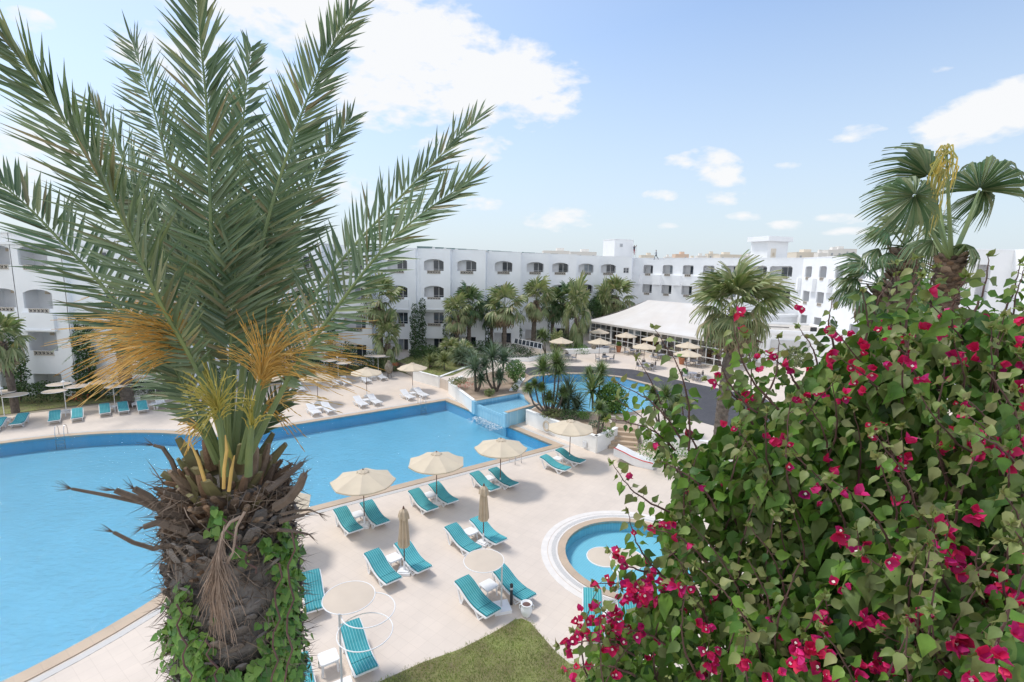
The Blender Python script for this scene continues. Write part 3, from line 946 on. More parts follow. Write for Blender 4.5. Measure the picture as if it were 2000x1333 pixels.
# ---- right wing: oblique front, then the long side towards the camera
rl = (40, 70, 0)
rightw = empty('hotel_building', rl, label='white right hotel wing with chamfered balconies curving round behind the restaurant', cat='hotel')
wall, inn, cap = MB(), MB(), MB()
A = np.array((20.6, 92.9)); B = np.array((42.1, 72.4)); C_ = np.array((39.2, 42.0))


def u_on(px, P0, P1):
    v = FW + CR * (px - 1000) / FPX + CU * (666.5 - 540) / FPX
    d = np.array(P1) - np.array(P0); L = np.linalg.norm(d); d = d / L
    # solve t*v.xy = P0 + u d
    a = np.array([[v[0], -d[0]], [v[1], -d[1]]]); s = np.linalg.solve(a, np.array(P0, float))
    return float(s[1])


def chamfer_row(P0, P1, cols, rows, depth=1.3):
    ops = []
    for px, w, kind in cols:
        u = u_on(px, P0, P1)
        for r in rows:
            fl = ZB + ST * r
            if kind == 'slit': ops.append((u, .5, fl + .9, fl + 2.45, 'slit', 'slit'))
            else: ops.append((u, w, fl + 1.0, fl + 2.5, 'cham' if r == 3 else 'sq', kind))
    facade(P0, P1, -.6, ZP - .1, ops, rightw, rl, wall, inn, depth=depth)


chamfer_row(A, B, [(1265, 1.9, 'door'), (1303, 1.9, 'door'), (1343, 1.9, 'door'), (1383, 1.9, 'door'), (1428, 1.9, 'door'), (1475, 3.2, 'door'), (1524, 3.1, 'door')], (1, 2, 3))
chamfer_row(B, C_, [(1578, 1.9, 'plain'), (1606, 1.9, 'plain'), (1638, 1.9, 'plain'), (1680, 1.9, 'plain'), (1735, 1.9, 'plain')], (1, 2, 3))
for px in (1245, 1284, 1323, 1363, 1405, 1448, 1500):
    balcony_box(A, B, u_on(px, A, B), 1.5, ZB + ST * 2.72, ZB + ST * 3.22, wall, .5, False)
for px in (1562, 1591, 1622, 1660):
    balcony_box(B, C_, u_on(px, B, C_), 1.3, ZB + ST * 2.72, ZB + ST * 3.25, wall, .5, False)
D_ = np.array((35.6, 42.0)); E_ = np.array((41.6, 41.6))
ops = [(u_on(1905, D_, E_), 2.3, ZB + ST * 3 - .5, ZB + ST * 3 + 2.5, 'cham', 'plain'), (u_on(1905, D_, E_), 2.3, ZB + ST * 2 - .3, ZB + ST * 2 + 2.0, 'sq', 'plain')]
facade(D_, E_, -.6, ZP, ops, rightw, rl, wall, inn, rings=False)
wall.skirt([tuple(C_), tuple(D_)], -.6, ZP, False)
F_ = (41.6, 39.2); H_ = (60, 39)
facade(F_, H_, -.6, ZP + .02, [], rightw, rl, wall, inn)
wall.skirt([tuple(E_), F_], -.6, ZP, False)
wall.box((42.0, 39.1, 6.4), (.5, .5, 13.0))
wall.skirt([H_, (60, 80), (30, 110), tuple(A)], -.6, ZP, False)
lp = [tuple(A), tuple(B), tuple(C_), tuple(D_), tuple(E_), F_, H_, (60, 80), (30, 110)]
r_ = MB(); r_.sheet(lp, [], ZP - .4); r_.build('roof', 'roof_grey', rightw, loc=rl)
for a, b in ((A, B), (B, C_), (D_, E_)):
    n_ = norm(np.array([-(b - a)[1], (b - a)[0]])) * .12
    slab_between(cap, a + n_, b + n_, .3, ZP - .12, ZP - .02)
wall.build('wall', 'wall', rightw, loc=rl); cap.build('parapet', 'wall', rightw, loc=rl)

# ---- roof huts
def hut(loc, rz, w, d, h, label, door):
    root = empty('roof_hut', loc, rz, label=label, cat='roof hut')
    g = MB(); g.box((0, 0, h / 2), (w, d, h)); g.build('wall', 'wall', root)
    g = MB()
    if door: g.box((-.25, -.25, h + .2), (w + .9, d + .9, .75))
    else: g.box((0, 0, h + .04), (w + .12, d + .12, .1))
    g.build('roof', 'wall', root)
    g = MB()
    if door: g.box((-w / 2 + 1.2, -d / 2 - .03, 1.0), (1.0, .1, 2.0))
    else: g.box((-w / 2 + 1.4, -d / 2 - .03, h - 1.0), (.6, .1, .6))
    dd = g.build('door' if door else 'window', 'city' if door else 'alu', root)
    g = MB(); g.box((-w / 2 + (1.2 if door else 1.4), -d / 2 - .085, 1.1 if door else h - 1.0), (.4 if door else .4, .02, .5 if door else .4)); g.build('panel', 'city_win' if not door else 'canopy', dd)


hut((19.2, 92, 13.8), R(24), 4.1, 3.6, 3.6, 'square white roof hut with tiny window where a painter stands on a ladder', False)
hut((41.6, 81.5, 13.8), R(20), 4.2, 3.4, 3.3, 'white roof hut with overhanging slab and pale door', True)

# ---- low buildings and restaurant pavilion
lb = empty('low_building', (33, 62, 0), label='low white annex with flat gravel roof right of the restaurant', cat='building')
g = MB(); lp = [(29.5, 60), (40, 57), (41.3, 68), (29, 70)]
g.skirt(lp, 0, 5.0); g.build('wall', 'wall', lb, loc=(33, 62, 0))
g = MB(); g.sheet(lp, [], 4.86); g.build('roof', 'roof_grey', lb, loc=(33, 62, 0))
g = MB()
for a, b in zip(lp, lp[1:] + lp[:1]): slab_between(g, a, b, .34, 4.7, 5.12)
g.build('fascia', 'wall', lb, loc=(33, 62, 0))
g = MB(); g.box((33.6, 58.75, 3.3), (4.2, .12, 1.3), math.atan2(-3, 10.5)); g.build('shutter', 'alu', lb, loc=(33, 62, 0))
g = MB(); g.tube([(28, 64, 5.0), (32, 64.2, 5.02), (36, 63.6, 5.0)], .06, 6); g.build('roof_pipe', 'black', lb, loc=(33, 62, 0))
g = MB(); g.box((36.5, 59.2, 5.3), (.7, .3, .5), .3); g.build('floodlight', 'black', lb, loc=(33, 62, 0))
lb = empty('low_building', (33, 72, 0), label='second low flat roofed block against the right hotel wing', cat='building')
g = MB(); lp = [(22, 73), (38, 70), (41.5, 71.5), (30, 80), (24, 82)]
g.skirt(lp, 0, 6.0); g.build('wall', 'wall', lb, loc=(33, 72, 0))
g = MB(); g.sheet(lp, [], 5.9); g.build('roof', 'roof_grey', lb, loc=(33, 72, 0))
g = MB()
for a, b in zip(lp, lp[1:] + lp[:1]): slab_between(g, a, b, .3, 5.7, 6.1)
g.build('fascia', 'wall', lb, loc=(33, 72, 0))

pl = (20, 68, 1.0)
pav = empty('restaurant_pavilion', pl, label='glazed restaurant pavilion under a broad white tent roof', cat='pavilion')
PA, PB, PC, PD, PE = (12.2, 76.0), (24.3, 55.6), (31.5, 60.5), (31.0, 76.0), (20, 84)
base = [PA, PB, PC, PD, PE]
EZ = 4.15
apex = (20.5, 74.5, 7.6); apex2 = (27.0, 69.0, 7.4)
eave = offset(base, .5)
g = MB()
E3 = [(x, y, EZ) for x, y in eave]


def roofpt(i, t, s):
    a = np.array(E3[i]); b = np.array(E3[(i + 1) % 5])
    ap = {0: (apex, apex2), 1: (apex2, apex2), 2: (apex2, apex2), 3: (apex2, apex), 4: (apex, apex)}[i]
    e = a + (b - a) * t; q = np.array(ap[0]) + (np.array(ap[1]) - np.array(ap[0])) * t
    p = e + (q - e) * s
    p[2] -= math.sin(PI * s) * .35 * (1 if i in (0, 1) else .6)
    p[2] += .05 * math.sin(t * 40) * (1 - s) * s * 4
    return p


for i in range(5):
    nt_, ns_ = 24, 8
    V = [roofpt(i, a / nt_, b / ns_) for a in range(nt_ + 1) for b in range(ns_ + 1)]
    Fc = [(a * (ns_ + 1) + b, (a + 1) * (ns_ + 1) + b, (a + 1) * (ns_ + 1) + b + 1, a * (ns_ + 1) + b + 1) for a in range(nt_) for b in range(ns_)]
    g.add(V, Fc)
g.skirt(eave, EZ - .28, EZ)
g.build('tent_roof', 'awning', pav, smooth=False, loc=pl)


def glazed(a, b, n, root, loc):
    a = np.array(a, float); b = np.array(b, float); L = np.linalg.norm(b - a); d = (b - a) / L
    for i in range(n + 1):
        q = a + d * L * i / n; big = i % 4 == 0
        g = MB(); g.box((q[0], q[1], 2.5), (.3 if big else .1, .2 if big else .1, 3.0), math.atan2(d[1], d[0])); g.build('post', 'frame_white', root, loc=loc)
    for z in (1.12, 1.9, 3.15, 3.9):
        g = MB(); slab_between(g, a, b, .07, z - .05, z + .05); g.build('rail', 'frame_white', root, loc=loc)
    for i in range(n):
        q0 = a + d * (L * i / n + .06); q1 = a + d * (L * (i + 1) / n - .06)
        g = MB(); slab_between(g, q0, q1, .02, 1.1, 3.85); g.build('pane', 'pav_glass', root, loc=loc)
        if rng.random() < .22:
            g = MB(); slab_between(g, q0 + np.array([-.02, .05]), q1 + np.array([-.02, .05]), .03, 3.2, 3.85); g.build('blind', 'curtain', root, loc=loc)


def glass_pane():
    m = bpy.data.materials.new('clear_pane'); m.use_nodes = True; m.node_tree.nodes.clear(); t = NT(m.node_tree)
    a = t.n('ShaderNodeBsdfTransparent'); a.inputs[0].default_value = (.75, .78, .78, 1)
    b = t.n('ShaderNodeBsdfGlossy'); b.inputs['Roughness'].default_value = .03
    x = t.n('ShaderNodeMixShader'); x.inputs[0].default_value = .12
    o = t.n('ShaderNodeOutputMaterial'); t.link(a.outputs[0], x.inputs[1]); t.link(b.outputs[0], x.inputs[2]); t.link(x.outputs[0], o.inputs[0]); return m


M['pav_glass'] = glass_pane()
glazed(PA, PB, 20, pav, pl); glazed(PB, PC, 6, pav, pl)
g = MB(); slab_between(g, PC, PD, .2, .9, 4.1); slab_between(g, PD, PE, .2, .9, 4.1); slab_between(g, PE, PA, .2, .9, 4.1)
g.build('back_wall', 'city', pav, loc=pl)
g = MB()
for i in range(34):   # dining chairs and counters inside
    t = rng.uniform(.05, .95); b_ = rng.uniform(1.5, 6)
    q = np.array(PA) + (np.array(PB) - np.array(PA)) * t + np.array([.86, .51]) * b_
    g.box((q[0], q[1], 1.45), (.5, .5, .9), rng.uniform(0, 3)); g.box((q[0] + .3, q[1], 1.75), (.06, .5, 1.3), rng.uniform(0, 3))
g.build('indoor_furniture', 'terracotta', pav, loc=pl)

# ---- town on the horizon
blocks = [(1060, 1110, 492, 250, 'city2'), (1112, 1162, 494, 260, 'city2'), (1250, 1275, 500, 300, 'city'), (1297, 1312, 503, 320, 'city2'), (1316, 1342, 498, 300, 'city3'), (1360, 1378, 501, 310, 'city2'),
          (1380, 1400, 497, 330, 'city'), (1400, 1442, 499, 300, 'city'), (1443, 1474, 501, 330, 'city2'), (1545, 1594, 495, 240, 'city'), (1594, 1612, 496, 230, 'city2'), (1611, 1640, 490, 260, 'city2'), (1628, 1664, 488, 290, 'city2'), (1345, 1362, 505, 350, 'city')]
descr = ['pale block behind the left part of the hotel roof', 'pale block just left of the square roof hut', 'sandy block between the roof hut and the walking man', 'small pale block right of the walking man', 'orange villa on the skyline with a raised middle', 'pale block right of the orange villa',
         'sandy block with a roof turret left of the tall fan palm', 'wide sandy block behind the tall fan palm', 'pale block left of the overhanging roof hut', 'wide sandy hall right of the overhanging roof hut', 'cream block with a blue bay window', 'pale block with rows of small windows', 'rightmost pale block of the skyline with a terrace frame', 'farthest sandy block half hidden by the orange villa']
for (xa, xb, yt, D, mm_), ds in zip(blocks, descr):
    p0 = at(xa, yt, D); p1 = at(xb, yt, D)
    cxp = (p0 + p1) / 2; w = abs(p1[0] - p0[0]); h = cxp[2]
    root = empty('town_building', (cxp[0], cxp[1], 0), label='far ' + ds, cat='building', group='town buildings on the skyline')
    g = MB(); g.box((0, 0, h / 2), (w, w * .8, h)); g.build('wall', mm_, root)
    g = MB(); g.box((rng.uniform(-.2, .2) * w, 0, h + .9), (w * .3, w * .3, 1.8)); g.box((0, 0, h + .15), (w * 1.01, w * .81, .3)); g.build('roof_block', mm_, root)
    g = MB()
    nw = max(2, int(w / 3.2))
    for r in (0, 1):
        for i in range(nw):
            if rng.random() < .8: g.box((-w / 2 + (i + .5) * w / nw, -w * .4, h - 2 - r * 3.4), (.9, .3, 1.3))
    g.build('windows', 'city_win', root)

# solar frame on the lawn, roof panels
root = empty('solar_collector', G(1040, 704, 1) + (1.0,), label='white framed ladder-like solar collector leaning on posts among the palms', cat='solar panel')
pts = [at(1004, 671, 64.5), at(1061, 682, 63.0), at(1056.5, 676, 0)]
a = at(1004, 671, 64.5); b = at(1057.5, 682, 62.0); up = np.array([.1, .55, .62])
rlc = root.location
fr = MB(); fr.bar(a, b, .09, .09); fr.bar(a + up, b + up, .09, .09)
for i in range(8): fr.bar(a + (b - a) * i / 7, a + (b - a) * i / 7 + up, .07, .07)
fr.build('frame', 'frame_white', root, loc=rlc)
fr = MB(); fr.add([a, b, b + up, a + up], [(0, 1, 2, 3)]); fr.build('panel', 'glass', root, loc=rlc + Vector((0, 0, .02)))
for t in (.45, .55, .98):
    q = a + (b - a) * t; fr = MB(); fr.bar(q, (q[0], q[1], 1.0), .06, .06); fr.build('leg', 'frame_white', root, loc=rlc)
for i in range(13):
    t = i / 12; p = at(838 + 275 * t, 0, 66 + 24 * t)
    q = (p[0] * 1.0, 66 + 24 * t + 1.5, ZP - .45)
    root = empty('roof_heater', q, R(20), label=None, cat='water heater', group='water heaters along the main roof')
    root['label'] = 'dark green water heater on the main hotel roof, %s from the left' % ('first second third fourth fifth sixth seventh eighth ninth tenth eleventh twelfth thirteenth'.split()[i])
    g = MB(); g.box((0, 0, .58), (2.1, .9, .08), tilt=[[1, 0, 0], [0, .8, -.6], [0, .6, .8]]); g.build('panel', 'green_panel', root)
    g = MB(); g.box((1.15, .1, .35), (.35, .5, .8)); g.build('tank', 'frame_white', root)

# ================================================================== LOUNGERS, PARASOLS, TABLES
PROF = [(-.95, .66), (-.8, .645), (-.6, .60), (-.4, .52), (-.2, .435), (0, .375), (.2, .345), (.45, .335), (.7, .36), (.95, .385)]
PROF_W = [(-.95, .60), (-.75, .55), (-.5, .47), (-.25, .38), (-.2, .36), (0, .35), (.3, .345), (.6, .345), (.85, .34), (.95, .30)]


def strip(mb, prof, y0, y1, th, dz=0.0, n=1, crown=0.0):
    """a bent slab following a side profile"""
    k = len(prof); ys = [y0 + (y1 - y0) * j / n for j in range(n + 1)]
    V = []
    for x, z in prof:
        for j, y in enumerate(ys): V.append((x, y, z + dz + crown * math.sin(PI * j / n) ** .5))
    for x, z in prof:
        for y in ys: V.append((x, y, z + dz - th))
    m = n + 1; F = []
    for i in range(k - 1):
        for j in range(n):
            a = i * m + j
            F.append((a, a + m, a + m + 1, a + 1)); b = a + k * m; F.append((b, b + 1, b + m + 1, b + m))
        a = i * m; b = a + k * m; F.append((a, b, b + m, a + m))
        a = i * m + n; b = a + k * m; F.append((a, a + m, b + m, b))
    for i in (0, k - 1):
        for j in range(n):
            a = i * m + j; b = a + k * m; F.append((a, a + 1, b + 1, b) if i == 0 else (a, b, b + 1, a + 1))
    mb.add(V, F)


def legs(root, prof, mname):
    f = lambda x: np.interp(x, [p[0] for p in prof], [p[1] for p in prof]) - .09
    for sy in (-1, 1):
        y = .29 * sy
        for (xa, xb, xg) in ((-.82, -.36, -.55), (.22, .80, .50)):
            g = MB()
            g.bar((xa, y, f(xa)), (xg - .02, y * 1.04, .02), .035, .085, (1, 0, 0))
            g.bar((xb, y, f(xb)), (xg + .03, y * 1.04, .02), .03, .05, (1, 0, 0))
            g.box((xg, y * 1.04, .015), (.12, .05, .03))
            g.build('leg', mname, root)


def make_lounger():
    root = empty('sun_lounger', (0, 0, 0), label='x', cat='sun lounger')
    g = MB()
    for sy in (-1, 1): strip(g, PROF, sy * .33 - .03, sy * .33 + .03, .055, -.035)
    strip(g, PROF, -.31, .31, .02, -.05)
    g.box((.945, 0, .33), (.05, .66, .05)); g.box((-.945, 0, .61), (.05, .66, .05))
    for x in (-.55, .5): g.box((x, 0, .10), (.035, .58, .03))
    g.build('frame', 'plastic', root)
    g = MB(); p1 = [p for p in PROF if p[0] <= .46]; p2 = [(.475, .335), (.6, .35), (.7, .36), (.95, .385)]
    strip(g, p1, -.315, .315, .045, .02, 8, .012); strip(g, p2, -.315, .315, .045, .02, 8, .012)
    g.build('cushion', 'cushion', root)
    legs(root, PROF, 'plastic')
    return root


def make_white_lounger():
    root = empty('sun_lounger', (0, 0, 0), label='x', cat='sun lounger')
    g = MB()
    pf = [p for p in PROF_W if p[0] >= -.2]
    for sy in (-1, 1): strip(g, [(-.95, .30)] + [(-.6, .335)] + pf, sy * .32 - .03, sy * .32 + .03, .06, 0)
    for i in range(12):
        x = -.15 + i * .093; z = np.interp(x, [p[0] for p in pf], [p[1] for p in pf]); g.box((x, 0, z), (.075, .62, .02))
    g.build('seat', 'plastic', root)
    g = MB(); bk = [(-.98, .70), (-.8, .62), (-.5, .48), (-.22, .37)]
    for sy in (-1, 1): strip(g, bk, sy * .27 - .03, sy * .27 + .03, .04, .01)
    for i in range(8):
        x = -.94 + i * .096; z = np.interp(x, [p[0] for p in bk], [p[1] for p in bk]); g.box((x, 0, z), (.075, .52, .02), tilt=[[.9, 0, .43], [0, 1, 0], [-.43, 0, .9]])
    g.build('backrest', 'plastic', root)
    legs(root, [(-.95, .36), (.95, .36)], 'plastic')
    return root


def make_table():
    root = empty('side_table', (0, 0, 0), label='x', cat='side table')
    g = MB(); lp = []
    for sx, sy in ((1, 1), (-1, 1), (-1, -1), (1, -1)):
        c0 = (sx * .2, sy * .2)
        a0 = {(1, 1): 0, (-1, 1): 90, (-1, -1): 180, (1, -1): 270}[(sx, sy)]
        for a in (0, 30, 60, 90): lp.append((c0[0] + .07 * math.cos(R(a0 + a)), c0[1] + .07 * math.sin(R(a0 + a))))
    g.prism(lp, .40, .435); g.skirt([(x * .93, y * .93) for x, y in lp], .35, .40)
    g.build('table_top', 'plastic', root)
    for sx in (-1, 1):
        for sy in (-1, 1):
            g = MB(); g.bar((sx * .2, sy * .2, .4), (sx * .23, sy * .23, 0), .05, .05); g.build('leg', 'plastic', root)
    return root


def make_umbrella(rad=1.46, H=2.72, drop=.47, seg=8):
    root = empty('parasol', (0, 0, 0), label='x', cat='parasol')
    g = MB(); g.box((0, 0, .05), (.52, .52, .10)); g.box((0, 0, .12), (.40, .40, .04)); g.build('base', 'plastic', root)
    g = MB(); g.tube([(0, 0, .12), (0, 0, .50)], [.055, .035], 10); g.build('sleeve', 'plastic', root)
    g = MB(); g.tube([(0, 0, .2), (0, 0, H + .03)], .024, 8); g.lathe([(.03, H), (.04, H + .05), (.012, H + .11)], n=8); g.build('pole', 'pole_wood', root)
    g = MB(); ns = 6; sub = 4
    V = [(0, 0, H)]
    for i in range(1, ns + 1):
        t = i / ns
        for j in range(seg * sub):
            a = 2 * PI * j / (seg * sub) + .2; fr = (j % sub) / sub
            rr = rad * t * (math.cos(PI / seg) / math.cos((fr - .5) * 2 * PI / seg))
            sag = .07 * math.sin(PI * fr) * t
            z = H - drop * (t ** 1.12) - sag * (.4 + t * .6) * .8
            V.append((rr * math.cos(a), rr * math.sin(a), z))
    m = seg * sub; F = [(0, 1 + j, 1 + (j + 1) % m) for j in range(m)]
    for i in range(ns - 1):
        for j in range(m):
            F.append((1 + i * m + j, 1 + (i + 1) * m + j, 1 + (i + 1) * m + (j + 1) % m, 1 + i * m + (j + 1) % m))
    # short hanging hem
    b = 1 + (ns - 1) * m; k = len(V)
    for j in range(m): x, y, z = V[b + j]; V.append((x * .995, y * .995, z - .07))
    for j in range(m): F.append((b + j, k + j, k + (j + 1) % m, b + (j + 1) % m))
    g.add(V, F); cn = g.build('canopy', 'canopy', root, smooth=False)
    g = MB(); V = [(0, 0, H + .05)]
    for i, (r, z) in enumerate(((.12, .03), (.24, -.03), (.27, -.10))):
        for j in range(24):
            a = 2 * PI * j / 24; w = 1 + .16 * math.sin(j * 3.1 + i) * (i > 0); V.append((r * w * math.cos(a), r * w * math.sin(a), H + z + .02 * math.sin(j * 2.3)))
    F = [(0, 1 + j, 1 + (j + 1) % 24) for j in range(24)] + [(1 + i * 24 + j, 25 + i * 24 + j, 25 + i * 24 + (j + 1) % 24, 1 + i * 24 + (j + 1) % 24) for i in range(2) for j in range(24)]
    g.add(V, F); g.build('vent_cap', 'canopy', cn)
    for j in range(seg):
        a = 2 * PI * j / seg + .2
        g = MB(); c, s_ = math.cos(a), math.sin(a)
        g.bar((.03 * c, .03 * s_, H - .05), (rad * 1.0 * c, rad * 1.0 * s_, H - drop - .045), .018, .02)
        g.bar((.03 * c, .03 * s_, H - .75), (rad * .5 * c, rad * .5 * s_, H - drop * .5 - .06), .014, .016)
        g.build('rib', 'pole_wood', root)
    return root


def make_closed():
    root = empty('closed_parasol', (0, 0, 0), label='x', cat='parasol')
    g = MB(); g.box((0, 0, .05), (.52, .52, .10)); g.box((0, 0, .12), (.40, .40, .04)); g.build('base', 'plastic', root)
    g = MB(); g.tube([(0, 0, .12), (0, 0, .50)], [.055, .035], 10); g.build('sleeve', 'plastic', root)
    g = MB(); g.tube([(0, 0, .2), (0, 0, 2.72)], .024, 8); g.lathe([(.03, 2.68), (.042, 2.73), (.012, 2.80)], n=8); g.build('pole', 'pole_wood', root)
    g = MB(); V = []; n = 48; prof = [(.05, 2.66), (.10, 2.55), (.13, 2.3), (.15, 2.0), (.165, 1.7), (.185, 1.4), (.20, 1.18), (.195, 1.12)]
    for r, z in prof:
        for j in range(n):
            a = 2 * PI * j / n; w = 1 + .22 * math.cos(a * 8) * min(1, (2.66 - z) * 2) + .05 * math.sin(a * 5 + z * 4)
            V.append((r * w * math.cos(a), r * w * math.sin(a), z + .03 * math.cos(a * 8) * (z < 1.2)))
    F = [(i * n + j, (i + 1) * n + j, (i + 1) * n + (j + 1) % n, i * n + (j + 1) % n) for i in range(len(prof) - 1) for j in range(n)]
    g.add(V, F); cn = g.build('canopy', 'canvas_dark', root)
    g = MB(); V = []; prof = [(.05, 2.68), (.15, 2.58), (.19, 2.42), (.205, 2.30)]
    for r, z in prof:
        for j in range(n):
            a = 2 * PI * j / n; w = 1 + .16 * math.cos(a * 6 + .5); V.append((r * w * math.cos(a), r * w * math.sin(a), z + .025 * math.sin(a * 6) * (z < 2.4)))
    F = [(i * n + j, (i + 1) * n + j, (i + 1) * n + (j + 1) % n, i * n + (j + 1) % n) for i in range(len(prof) - 1) for j in range(n)]
    g.add(V, F); g.build('vent_cap', 'canvas_dark', cn)
    return root


def make_discs(rings_only=False, fill=None, which=((20, 2.05, 1.0), (140, 2.2, 1.0), (260, 1.95, 1.0)), H=2.5, rad=.76, base=True, polem='frame_white'):
    root = empty('disc_parasol' if not rings_only else 'disc_parasol', (0, 0, 0), label='x', cat='parasol')
    g = MB(); g.tube([(0, 0, 0), (0, 0, H)], .03, 8); g.build('pole', polem, root)
    g = MB(); g.box((0, 0, .06), (.62, .62, .12), .3); g.build('base', 'plastic', root)
    if not rings_only:
        g = MB(); g.lathe([(.03, H - .02), (.16, H - .02), (.12, H + .03), (.02, H + .12)], n=14); g.build('cap', 'frame_white', root)
    for iw, (ang, z, o) in enumerate(which):
        a = R(ang); cxp, cyp = o * (rad + .05) * math.cos(a), o * (rad + .05) * math.sin(a)
        g = MB(); g.tube([(cxp + rad * math.cos(R(t)), cyp + rad * math.sin(R(t)), z) for t in range(0, 360, 10)], .019 if not rings_only else .015, 6, closed=True)
        g.tube([(0, 0, z), (cxp - rad * math.cos(a) * .98, cyp - rad * math.sin(a) * .98, z)], .015, 5)
        ri = g.build('ring', 'frame_white', root)
        if fill[iw] if fill else not rings_only:
            g = MB(); V = [(cxp, cyp, z + .03)]
            for rr, zz in ((.5, .03), (.98, .006)):
                V += [(cxp + rad * rr * math.cos(R(t)), cyp + rad * rr * math.sin(R(t)), z + zz) for t in range(0, 360, 10)]
            F = [(0, 1 + j, 1 + (j + 1) % 36) for j in range(36)] + [(1 + j, 37 + j, 37 + (j + 1) % 36, 1 + (j + 1) % 36) for j in range(36)]
            g.add(V, F); g.build('disc_cover', 'disc', ri)
    return root


used = set()


def place(proto, loc, rz, label, group=None):
    loc = tuple(loc) if len(loc) == 3 else tuple(loc) + (0.0,)
    if proto.name not in used:
        used.add(proto.name); proto.location = loc; proto.rotation_euler = (0, 0, rz); proto['label'] = label
        if group: proto['group'] = group
        return proto
    return dup(proto, loc, rz, label, group)


LT, LW, TB = make_lounger(), make_white_lounger(), make_table()
UM, CU_, DS = make_umbrella(), make_closed(), make_discs()
GT, GW, GTB, GU, GD = 'teal cushioned loungers on the pool deck', 'bare white loungers on the far deck', 'white side tables between loungers', 'cream parasols', 'three disc parasols'


def lounge(proto, px, py, ang, label, group):
    x, y = G(px, py, .38); a = R(ang)
    return place(proto, (x - .93 * math.cos(a), y - .93 * math.sin(a), 0), a, label, group)


def pair(proto, group, fl, fr, ang, where, words='teal striped lounger', table=True, sides=('left', 'right')):
    a = R(ang)
    pts = []
    for f, s_ in zip((fl, fr), sides):
        if f is None: continue
        lounge(proto, f[0], f[1], ang, f'{s_} {words} {where}', group); pts.append(G(f[0], f[1], .38))
    if table:
        mx, my = (pts[0][0] + pts[1][0]) / 2, (pts[0][1] + pts[1][1]) / 2
        place(TB, (mx - 1.32 * math.cos(a), my - 1.32 * math.sin(a), 0), a, f'white side table {where}', GTB)


def um(px, py, label, proto=None, z=0.0, rz=0.0, group=GU):
    x, y = G(px, py, z); return place(proto or UM, (x, y, z), rz, label, group)


pair(LT, GT, (695, 1035), (748, 1020.6), -50, 'under the parasol nearest the palm trunk')
um(712, 1028, 'open cream parasol nearest the palm trunk at the pool edge')
pair(LT, GT, (844.6, 993.6), (884.6, 979), -50, 'under the middle parasol of the poolside row')
um(853, 984, 'open cream parasol in the middle of the near poolside row', rz=.3)
pair(LT, GT, (967, 954.5), (1004, 946), -49, 'under the parasol beside the pool handrails')
um(977, 950, 'open cream parasol beside the pool handrails', rz=.6)
pair(LT, GT, (1109, 915.6), (1138, 901), -42, 'under the parasol in front of the planter wall')
um(1112, 903, 'open cream parasol in front of the white planter wall', rz=.1)
um(541, 1085, 'open cream parasol half hidden behind the big palm trunk', rz=.5)
pair(LT, GT, (769, 1132.8), (829.5, 1110.7), -49, 'beside the left folded parasol')
um(790, 1118, 'folded beige parasol left of the other folded one', CU_)
pair(LT, GT, (929, 1073), (979, 1056), -49, 'beside the right folded parasol')
um(944, 1062, 'folded beige parasol right of the other, behind the single beige disc', CU_, rz=1)
pair(LT, GT, (963.8, 1195.9), (1034, 1166.5), -49, 'below the single beige disc next to the lawn corner')
pair(LT, GT, (604, 1392), (716.5, 1308.5), -57, 'beneath the pole with three white rings')
lounge(LT, 618, 1189, -62, 'teal striped lounger half hidden by ivy right of the palm trunk', GT)
pair(LT, GT, (1160, 1238), (1236, 1268), -97, 'between toddler pool and lawn behind the bougainvillea')
um(562, 1200, 'folded beige parasol hidden behind the ivy of the palm trunk', CU_, rz=2)
# far left row, facing the round pool
for i, (px, py, ang, lb) in enumerate([(29, 828, -60, 'teal lounger nearest the left edge of the far row'), (105, 821, -50, 'teal lounger left of the ladder row table under three cream discs'), (150, 816, -50, 'teal lounger right of the table under three cream discs'),
                                       (205, 806, -50, 'teal lounger left of the disc parasol near the background palm trunk'), (242, 802, -49, 'teal lounger in front of the background palm trunk'), (280, 800, -50, 'last teal lounger of the far row before the white ones'),
                                       (-20, 838, -62, 'teal lounger cut by the left edge of the picture')]):
    lounge(LT, px, py, ang, lb, GT)
for px, py, lb in ((128, 812, 'white side table between two teal loungers in the far left row'), (224, 803, 'white side table beside the background palm trunk'), (8, 829, 'white side table at the far left edge'), (300, 799, 'white side table beside the last teal lounger of the far row')):
    x, y = G(px, py, .0); place(TB, (x, y, 0), 0, lb, GTB)
for px, py, rz, lb in ((130, 806, 0.2, 'three disc parasol over the pair of teal loungers left of the palm trunk'), (225, 796, 1.1, 'two white discs and cap parasol next to the background palm trunk'), (10, 822, 2.0, 'disc parasol leaning at the far left edge'),
                       (306, 788, .7, 'disc parasol seen through the palm fronds right of the background trunk'), (571, 752, .3, 'disc parasol behind the orange date stalks'), (661, 743, 1.3, 'disc parasol with overlapping discs behind the white loungers'),
                       (739, 731, 2.6, 'tall disc parasol beside the big clay urn')):
    um(px, py, lb, DS, 0, rz, GD)
